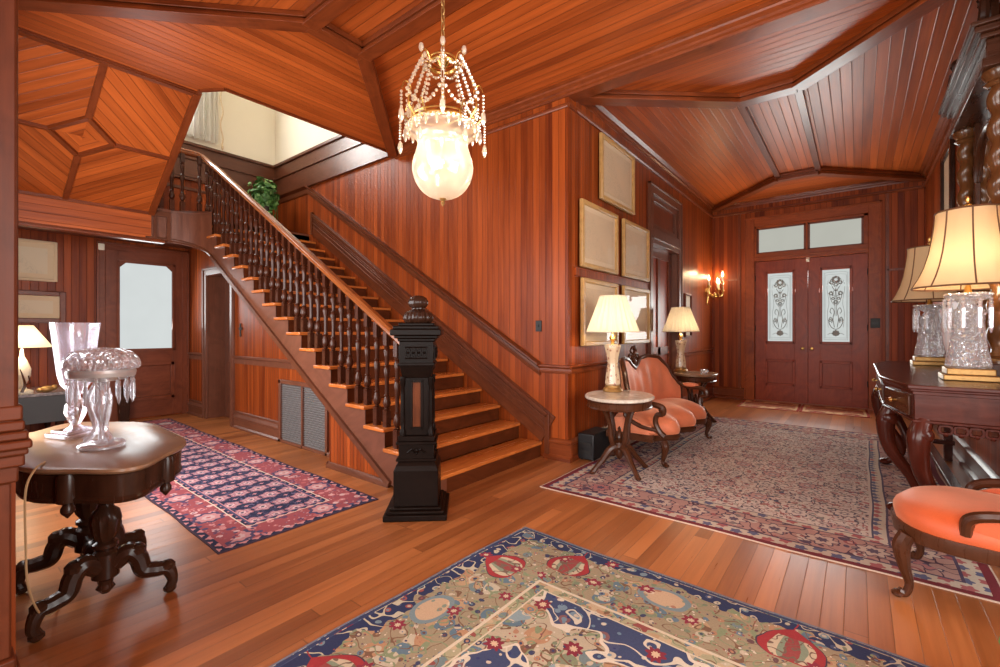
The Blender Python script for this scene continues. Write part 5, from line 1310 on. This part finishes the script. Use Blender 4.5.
for s_ in (1, -1):
    m = MB(); m.lathe([(.055, ZP - .14), (.055, ZP - .155), (.03, ZP - .17), (.026, .50), (.042, .49), (.026, .475), (.03, .46), (.048, .44), (.056, .40), (.045, .34), (.03, .31), (.046, .30), (.046, .285), (.034, .27), (.05, .255), (.05, .15), (.03, .135), (.026, .115), (.035, .10), (.015, .075), (.001, .07)], 24, T(s_ * .20, 0, 0), lambda a, z, r: 1 + (.06 * cos(a * 12) if .32 < z < .45 else 0)); m.build('column', M_walnut, t)
    for q_ in (1, -1):
        d = V((s_ * .28, q_ * 1.0, 0)).normalized(); o0 = V((s_ * .20, 0, 0))
        m = MB(); P_ = spline([o0 + d * .03 + V((0, 0, .20)), o0 + d * .08 + V((0, 0, .235)), o0 + d * .115 + V((0, 0, .20)), o0 + d * .135 + V((0, 0, .14)), o0 + d * .18 + V((0, 0, .125)), o0 + d * .225 + V((0, 0, .115)), o0 + d * .245 + V((0, 0, .06)), o0 + d * .232 + V((0, 0, .02))], 7)
        m.tube(P_, [.04, .042, .038, .036, .034, .030, .022, .022], 10); m.ball(o0 + d * .108 + V((0, 0, .235)), (.04, .04, .035), 10); m.ball(o0 + d * .224 + V((0, 0, .13)), (.034, .034, .028), 10); m.ball(o0 + d * .234 + V((0, 0, .02)), (.028, .028, .02), 10); m.build('leg', M_walnut, t)
m = MB(); m.lathe([(.02, -.20), (.028, -.15), (.018, -.13), (.036, -.10), (.022, -.07), (.045, -.035), (.05, 0), (.045, .035), (.022, .07), (.036, .10), (.018, .13), (.028, .15), (.02, .20)], 16, T(0, 0, .21) @ RY(pi / 2)); m.build('stretcher', M_walnut, t)
# hurricane vase
t = thing('hurricane_vase', 'tall clear glass hurricane vase on the left parlour table', 'vase', (-3.04, .47, ZP + .001), math.radians(20))
m = MB(); m.box(-.105, .105, -.105, .105, 0, .022); m.box(-.085, .085, -.085, .085, .022, .036); m.build('foot', M_vase2, t, .006)
m = MB(); m.lathe([(.06, .036), (.03, .05), (.024, .06), (.04, .085), (.056, .12), (.05, .155), (.026, .19), (.022, .205), (.04, .215), (.03, .225)], 24); m.build('stem', M_vase2, t)
m = MB(); m.lathe([(.02, .226), (.055, .235), (.075, .26), (.088, .31), (.10, .40), (.113, .50), (.122, .56), (.118, .56), (.108, .50), (.095, .40), (.083, .31), (.068, .262), (.01, .245)], 32); m.build('glass_cup', M_vase, t)
t.scale = (.78, .78, 1)
# dome-topped cut-glass lamp with prisms
t = thing('crystal_lamp', 'cut-glass dome lamp with hanging prisms nearest on the left parlour table', 'lamp', (-2.665, .50, ZP + .001))
m = MB(); m.lathe([(.001, 0), (.105, 0), (.112, .012), (.10, .024), (.05, .034), (.02, .038)], 40, None, lambda a, z, r: 1 + .03 * cos(a * 14)); m.build('foot', M_crystal2, t)
m = MB()
for k in range(3):
    a = 2 * pi * k / 3 + .4; u = V((cos(a), sin(a), 0)); m.tube(spline([u * .075 + V((0, 0, .03)), u * .03 + V((0, 0, .08)), u * .045 + V((0, 0, .16)), u * .06 + V((0, 0, .22)), u * .03 + V((0, 0, .285))], 6), [.016, .013, .018, .016, .012], 8)
m.lathe([(.02, .035), (.012, .08), (.03, .13), (.045, .18), (.04, .23), (.018, .27), (.03, .295)], 24); m.build('stem', M_crystal2, t)
m = MB(); m.lathe([(.02, .29), (.10, .30), (.158, .318), (.163, .335), (.158, .348), (.15, .35), (.10, .335), (.02, .32)], 40); lab(m.build('ring_plate', M_silver, t), 'silver ring plate')
m = MB(); m.lathe([(.168, .349), (.178, .362), (.178, .378), (.168, .40), (.14, .425), (.09, .44), (.03, .444), (.001, .445)], 40, None, lambda a, z, r: 1 + .035 * cos(a * 10)); m.build('dome', M_cut, t)
for k in range(18):
    a = 2 * pi * k / 18; x, y = .148 * cos(a), .148 * sin(a)
    m = MB(); m.ball((x, y, .312), .008, 6); m.lathe([(.001, .305), (.010, .295), (.006, .285), (.0105, .27), (.009, .215), (.001, .195)], 6, T(x, y, 0)); m.build('prism', M_crystal2, t, angle=6)
t.scale = (.75, .75, 1)
m = MB(); m.tube(spline([(-2.52, .30, ZP + .004), (-2.42, .262, ZP + .002), (-2.395, .235, .66), (-2.44, .24, .45), (-2.47, .25, .28), (-2.60, .30, .10), (-2.80, .37, .008), (-2.9, .42, .006)], 8), .004, 6); tag(m.build('power_cord', M_cord), 'thin tan cord hanging from the left parlour table to the floor', 'cord')
# ================================================================== REAR CORNER
t = thing('low_table', 'low granite-topped table with dark apron below the rear wall prints', 'table', (-7.48, .62, 0))
m = MB(); m.box(-.44, .48, -.40, .42, .535, .57); m.build('table_top', M_granite, t, .006)
m = MB(); m.box(-.42, .455, -.38, .40, .24, .535); m.build('apron', M_iron2, t, .004)
for sx_ in (-.38, .41):
    for sy_ in (-.33, .34):
        m = MB(); m.lathe([(.02, 0), (.03, .03), (.02, .06), (.03, .10), (.04, .24)], 10, T(sx_, sy_, 0)); m.build('leg', M_walnut, t)
t = thing('table_lamp', 'lit cream empire lamp on the low table in the rear corner', 'lamp', (-7.22, .68, .571))
m = MB(); m.lathe([(.09, 0), (.09, .02), (.04, .04), (.03, .08), (.07, .18), (.075, .26), (.04, .36), (.02, .40), (.012, .48)], 16); m.build('lamp_body', M_white, t)
m = MB(); m.lathe([(.245, .50), (.09, .74)], 40, None, None, cap=False); s_ = m.build('lamp_shade', M_shade, t)
m = MB(); m.ball((0, 0, .58), (.03, .03, .04), 8); m.tube([V((-.1, 0, .72)), V((.1, 0, .72))], .003, 4); m.tube([V((0, 0, .48)), V((0, 0, .72))], .004, 4); m.build('bulb', M_bulb, t)
t = thing('figurine', 'pale standing figurine with raised branch on the low table', 'figurine', (-7.06, .47 + .13, .571))
m = MB(); m.lathe([(.05, 0), (.055, .02), (.04, .05), (.06, .10), (.045, .17), (.05, .21), (.02, .24), (.03, .27), (.025, .30), (.001, .315)], 14); m.build('body', M_white, t)
m = MB(); m.tube(spline([(.04, .06, .02), (.03, .085, .10), (.0, .07, .2), (.02, .05, .27)], 5), [.014, .012, .008, .004], 6); m.tube(spline([(.03, .085, .10), (.04, .12, .12), (.05, .11, .2)], 5), .007, 6); m.build('branch', M_furn, t)
t = thing('shell_ornament', 'small golden shell ornament on the low table', 'ornament', (-7.08, .86, .571))
m = MB(); m.ball((0, 0, .035), (.045, .065, .035), 16); m.ball((0, .06, .05), (.03, .03, .03), 10); m.ball((0, -.05, .03), (.03, .035, .025), 10); m.build('body', M_brassbase, t)
t = thing('floor_stand', 'dark tapered wooden stand on the floor before the rear door', 'stand', (-7.90, 1.71, 0))
m = MB()
A = [(-.06, -.06), (.06, -.06), (.06, .06), (-.06, .06)]
lo = [(p[0] * .8, p[1] * .8, 0) for p in A]; hi = [(p[0] * 1.15, p[1] * 1.15, .46) for p in A]
for i in range(4): m.face([lo[i], lo[(i + 1) % 4], hi[(i + 1) % 4], hi[i]])
m.face(lo); m.face(hi); m.build('post', M_walnut, t, .004)
m = MB(); m.box(-.08, .08, -.08, .08, .461, .49); m.build('stand_top', M_walnut, t, .004)
tag(MB().box(XB + .001, XB + .05, 1.46, 1.53, 2.34, 2.43).build('motion_sensor', M_white, None, .01), 'small white sensor box high beside the rear door', 'sensor')
m = MB(); m.box(-2.518 - .035, -2.518 + .035, YW - .012, YW - .001, 1.245, 1.355); sw = tag(m.build('switch_plate', M_iron, None, .003), 'black switch plate on the stair wall near the corner', 'switch')
m = MB(); m.box(-2.518 - .006, -2.518 + .006, YW - .022, YW - .012, 1.285, 1.315); m.build('toggle', M_iron, sw)
sw = thing('wall_switch', 'black square switch panel right of the front door', 'switch', (.215, YF - .034, 1.375))
m = MB(); m.box(-.06, .06, -.012, .004, -.075, .075); m.build('plate', M_iron, sw, .003)
for x in (-.03, 0, .03):
    m = MB(); m.box(x - .008, x + .008, -.02, -.012, -.02, .02); m.build('button', M_black, sw)
kh = thing('keyhole_plate', 'black iron cross-shaped latch on the boards under the stairs', 'latch', (-6.206, YU, 1.276))
m = MB(); m.box(-.012, .012, -.012, -.001, -.085, .07); m.box(-.045, .045, -.012, -.001, -.01, .02); m.lathe([(.02, -.02), (.02, -.001)], 10, T(0, 0, -.08) @ RX(pi / 2) @ T(0, 0, .012)); m.build('plate', M_iron, kh)
# vent grille under the stairs
vg = thing('vent_grille', 'grey louvred double vent grille in the panelling under the stairs', 'vent', (0, YU - .001, 0))
def gz(x): return .69
m = MB(); m.box(-5.16, -5.115, -.03, 0, .0, .70); m.box(-5.16, -4.40, -.03, 0, .66, .70); m.box(-4.665, -4.635, -.03, 0, .0, .66); m.box(-4.20, -4.16, -.03, 0, .0, .66); m.box(-5.16, -4.16, -.03, 0, 0, .03); m.build('frame', M_string, vg, .003)
for x0, x1 in ((-5.11, -4.67), (-4.63, -4.205)):
    m = MB(); m.box(x0, x1, -.006, -.001, .03, .66)
    for i in range(26):
        z = .045 + i * .0238; m.face([(x0, -.006, z), (x1, -.006, z), (x1, -.022, z + .014), (x0, -.022, z + .014)]); m.face([(x0, -.022, z + .014), (x1, -.022, z + .014), (x1, -.006, z + .018), (x0, -.006, z + .018)])
    lab(m.build('louvre_panel', M_grille, vg), 'grey louvred panel')
# ================================================================== LANDING PLANT, CURTAIN, PLANT AT THE EDGE
t = thing('plant_stand', 'dark plant stand on the stair landing under the ivy', 'stand', (-7.45, 3.38, ZL))
m = MB(); m.lathe([(.16, 0), (.16, .02), (.05, .05), (.035, .10), (.05, .15), (.035, .20), (.13, .24), (.15, .255), (.15, .27), (.001, .27)], 20); m.build('pedestal', M_walnut, t)
t = thing('potted_ivy', 'green potted ivy on the stair landing behind the banister', 'plant', (-7.45, 3.38, ZL + .271))
m = MB(); m.lathe([(.001, 0), (.08, 0), (.10, .08), (.115, .15), (.12, .16), (.10, .16), (.09, .14), (.001, .13)], 20); m.build('pot', M_pot, t)
def leaves(n, cen, rad, size, rnd, hang=0, low=0):
    m = MB()
    for i in range(n):
        while True:
            d = V((rnd.uniform(-1, 1), rnd.uniform(-1, 1), rnd.uniform(-1, 1)))
            if .15 < d.length < 1: break
        d.normalize(); rr_ = rnd.uniform(.55, 1.0) ; p = V(cen) + V((d.x * rad[0], d.y * rad[1], d.z * rad[2])) * rr_
        if hang and rnd.random() < hang: p.z -= rnd.uniform(0, low)
        n_ = (d + V((rnd.uniform(-.7, .7), rnd.uniform(-.7, .7), rnd.uniform(-.3, .9)))).normalized(); a = n_.cross(V((rnd.uniform(-1, 1), rnd.uniform(-1, 1), .3))).normalized(); b_ = n_.cross(a); s_ = size * rnd.uniform(.7, 1.3)
        L = [(0, -.5), (.42, -.28), (.5, .1), (.2, .25), (0, .62), (-.2, .25), (-.5, .1), (-.42, -.28)]
        c0 = p + n_ * s_ * .12
        R_ = [p + a * (x * s_) + b_ * (y * s_) for x, y in L]
        for k in range(8): m.face([c0, R_[k], R_[(k + 1) % 8]], [(0, 0), (0, .1), (.1, .1)])
    return m
rn = random.Random(3)
leaves(260, (0, 0, .36), (.23, .23, .27), .075, rn, .25, .30).build('foliage', M_leaf, t, weld=False)
leaves(90, (0, 0, .38), (.235, .235, .27), .06, rn).build('foliage', M_leaflight, t, weld=False)
m = MB()
for k in range(7):
    a = rn.uniform(0, 6.28); m.tube(spline([(0, 0, .12), (.08 * cos(a), .08 * sin(a), .3), (.17 * cos(a), .17 * sin(a), .33), (.20 * cos(a), .20 * sin(a), .12), (.19 * cos(a), .19 * sin(a), -.12)], 5), .005, 5)
m.build('stem', M_leaf, t)
t = thing('curtain', 'white curtain at the upper stairwell window', 'curtain', (XB + .09, 0, 0))
m = MB(); rows = []
for i in range(57):
    y = 2.30 + .60 * i / 56; rows.append([(.035 * sin(i * .9) + .01 * sin(i * 2.3), y + (.0 if j < 3 else .02 * sin(j)), 4.20 + 1.55 * j / 6) for j in range(7)])
m.grid(rows); m.build('cloth', M_curtain, t)
m = MB(); m.tube([V((.05, 2.93 + .018 * sin(k * .8), 4.18 + .055 * k)) for k in range(28)], .011, 6); m.ball((.05, 2.94, 4.15), (.02, .02, .04), 8); lab(m.build('cord', M_mat, t), 'wavy beige pull cord')
m = MB(); m.tube([V((0, 1.4, 5.78)), V((0, 3.0, 5.78))], .016, 8); m.build('rod', M_brass, t)
t = thing('potted_fern', 'green leafy plant just entering the picture at the lower right corner', 'plant', (.60, 2.13, .007))
m = MB(); m.lathe([(.001, 0), (.09, 0), (.12, .1), (.125, .18), (.11, .18), (.10, .1), (.001, .09)], 20); m.build('pot', M_pot, t)
rn = random.Random(11)
leaves(80, (0, 0, .28), (.235, .235, .15), .10, rn).build('foliage', M_leaflight, t, weld=False)
m = MB()
for k in range(8):
    a = 2 * pi * k / 8; m.tube(spline([(0, 0, .1), (.05 * cos(a), .05 * sin(a), .22), (.13 * cos(a), .13 * sin(a), .30)], 4), .005, 5)
m.build('stem', M_leaf, t)
# lamp light
for i, (p, w) in enumerate((((-1.80, 3.99, 1.42), 9), ((-1.83, 6.50, 1.42), 9), ((.545, 4.08, 1.80), 16), ((-7.15, .66, 1.18), 7))): pass
# ================================================================== LIGHT
def area(name, loc, target, sx, sy, power, col=(1, 1, 1)):
    l = bpy.data.lights.new(name, 'AREA'); l.shape = 'RECTANGLE'; l.size = sx; l.size_y = sy; l.energy = power; l.color = col
    o = bpy.data.objects.new(name, l); COL.objects.link(o); o.location = loc
    o.rotation_euler = (V(target) - V(loc)).to_track_quat('-Z', 'Y').to_euler(); return o
def point(name, loc, power, col=(1, .72, .4), r=.03):
    l = bpy.data.lights.new(name, 'POINT'); l.energy = power; l.color = col; l.shadow_soft_size = r
    o = bpy.data.objects.new(name, l); COL.objects.link(o); o.location = loc; return o
DAY = (1.0, .96, .90)
for i, x in enumerate((-1.9, .2, 2.15)): area('back_fill_light', (x, -2.98, 1.8), (x, 0, 2.0), 1.5, 2.5, 110, DAY)  # added fill lamps in the made-up openings behind the camera
area('side_fill_light', (3.18, 1.6, 1.8), (0, 1.6, 2.2), 2.5, 2.5, 165, DAY)  # added fill lamp from the right, no window known there
area('near_window_light', (-4.3, .12, 1.5), (-4.6, 3, 1.3), 2.5, 1.7, 95, (1, .97, .95))
area('stair_window_light', (XB + .05, 2.03, 5.0), (-6, 2.2, 4.4), .9, 1.3, 95, (1, .98, .94))
area('door_light', (-.67, YF - .03, 1.75), (-.67, 5, 2.6), 1.3, 1.6, 62, (.98, 1, .96))
area('rear_door_light', (XB + .06, 2.0, 1.6), (-5, 1.8, 1.0), .6, 1.2, 11, (.95, 1, 1))
WARM = (1, .80, .55)
for i, (p, pw) in enumerate((((-1.80, 3.99, 1.30), 3.6), ((-1.90, 6.50, 1.30), 3.6), ((.545, 4.08, 1.66), 6), ((-7.15, .66, 1.12), 8), ((-2.045, 2.02, 2.36), 5))):
    point('lamp_light', p, pw, WARM, .05)
for yy, xx in ((-.36, .14), (0, .28), (.36, .14)): point('sconce_light', (XW + xx, 8.86 + yy, 2.28), 3.6, (1, .70, .40), .03)
w = bpy.data.worlds.new('sky'); SC.world = w; w.use_nodes = True
nt = w.node_tree; bg = nt.nodes['Background']; bg.inputs[0].default_value = (.75, .85, 1, 1); bg.inputs[1].default_value = 1.0
# ================================================================== CAMERA
cam = bpy.data.cameras.new('camera'); co = bpy.data.objects.new('camera', cam); COL.objects.link(co)
co.location = (0, 0, 1.25); co.rotation_euler = (pi / 2, 0, atan2(358, 455)); cam.sensor_width = 36; cam.lens = 455 / 1000 * 36; cam.shift_y = -2.5 / 1000; cam.clip_start = .05
SC.camera = co
SC.view_settings.view_transform = 'Standard'; SC.view_settings.look = 'None'; SC.view_settings.exposure = .5; SC.view_settings.gamma = 1
SC.view_settings.use_curve_mapping = False
SC.cycles.max_bounces = 8; SC.cycles.transparent_max_bounces = 16
SC.cycles.use_denoising = True
SC.cycles.sample_clamp_indirect = 6
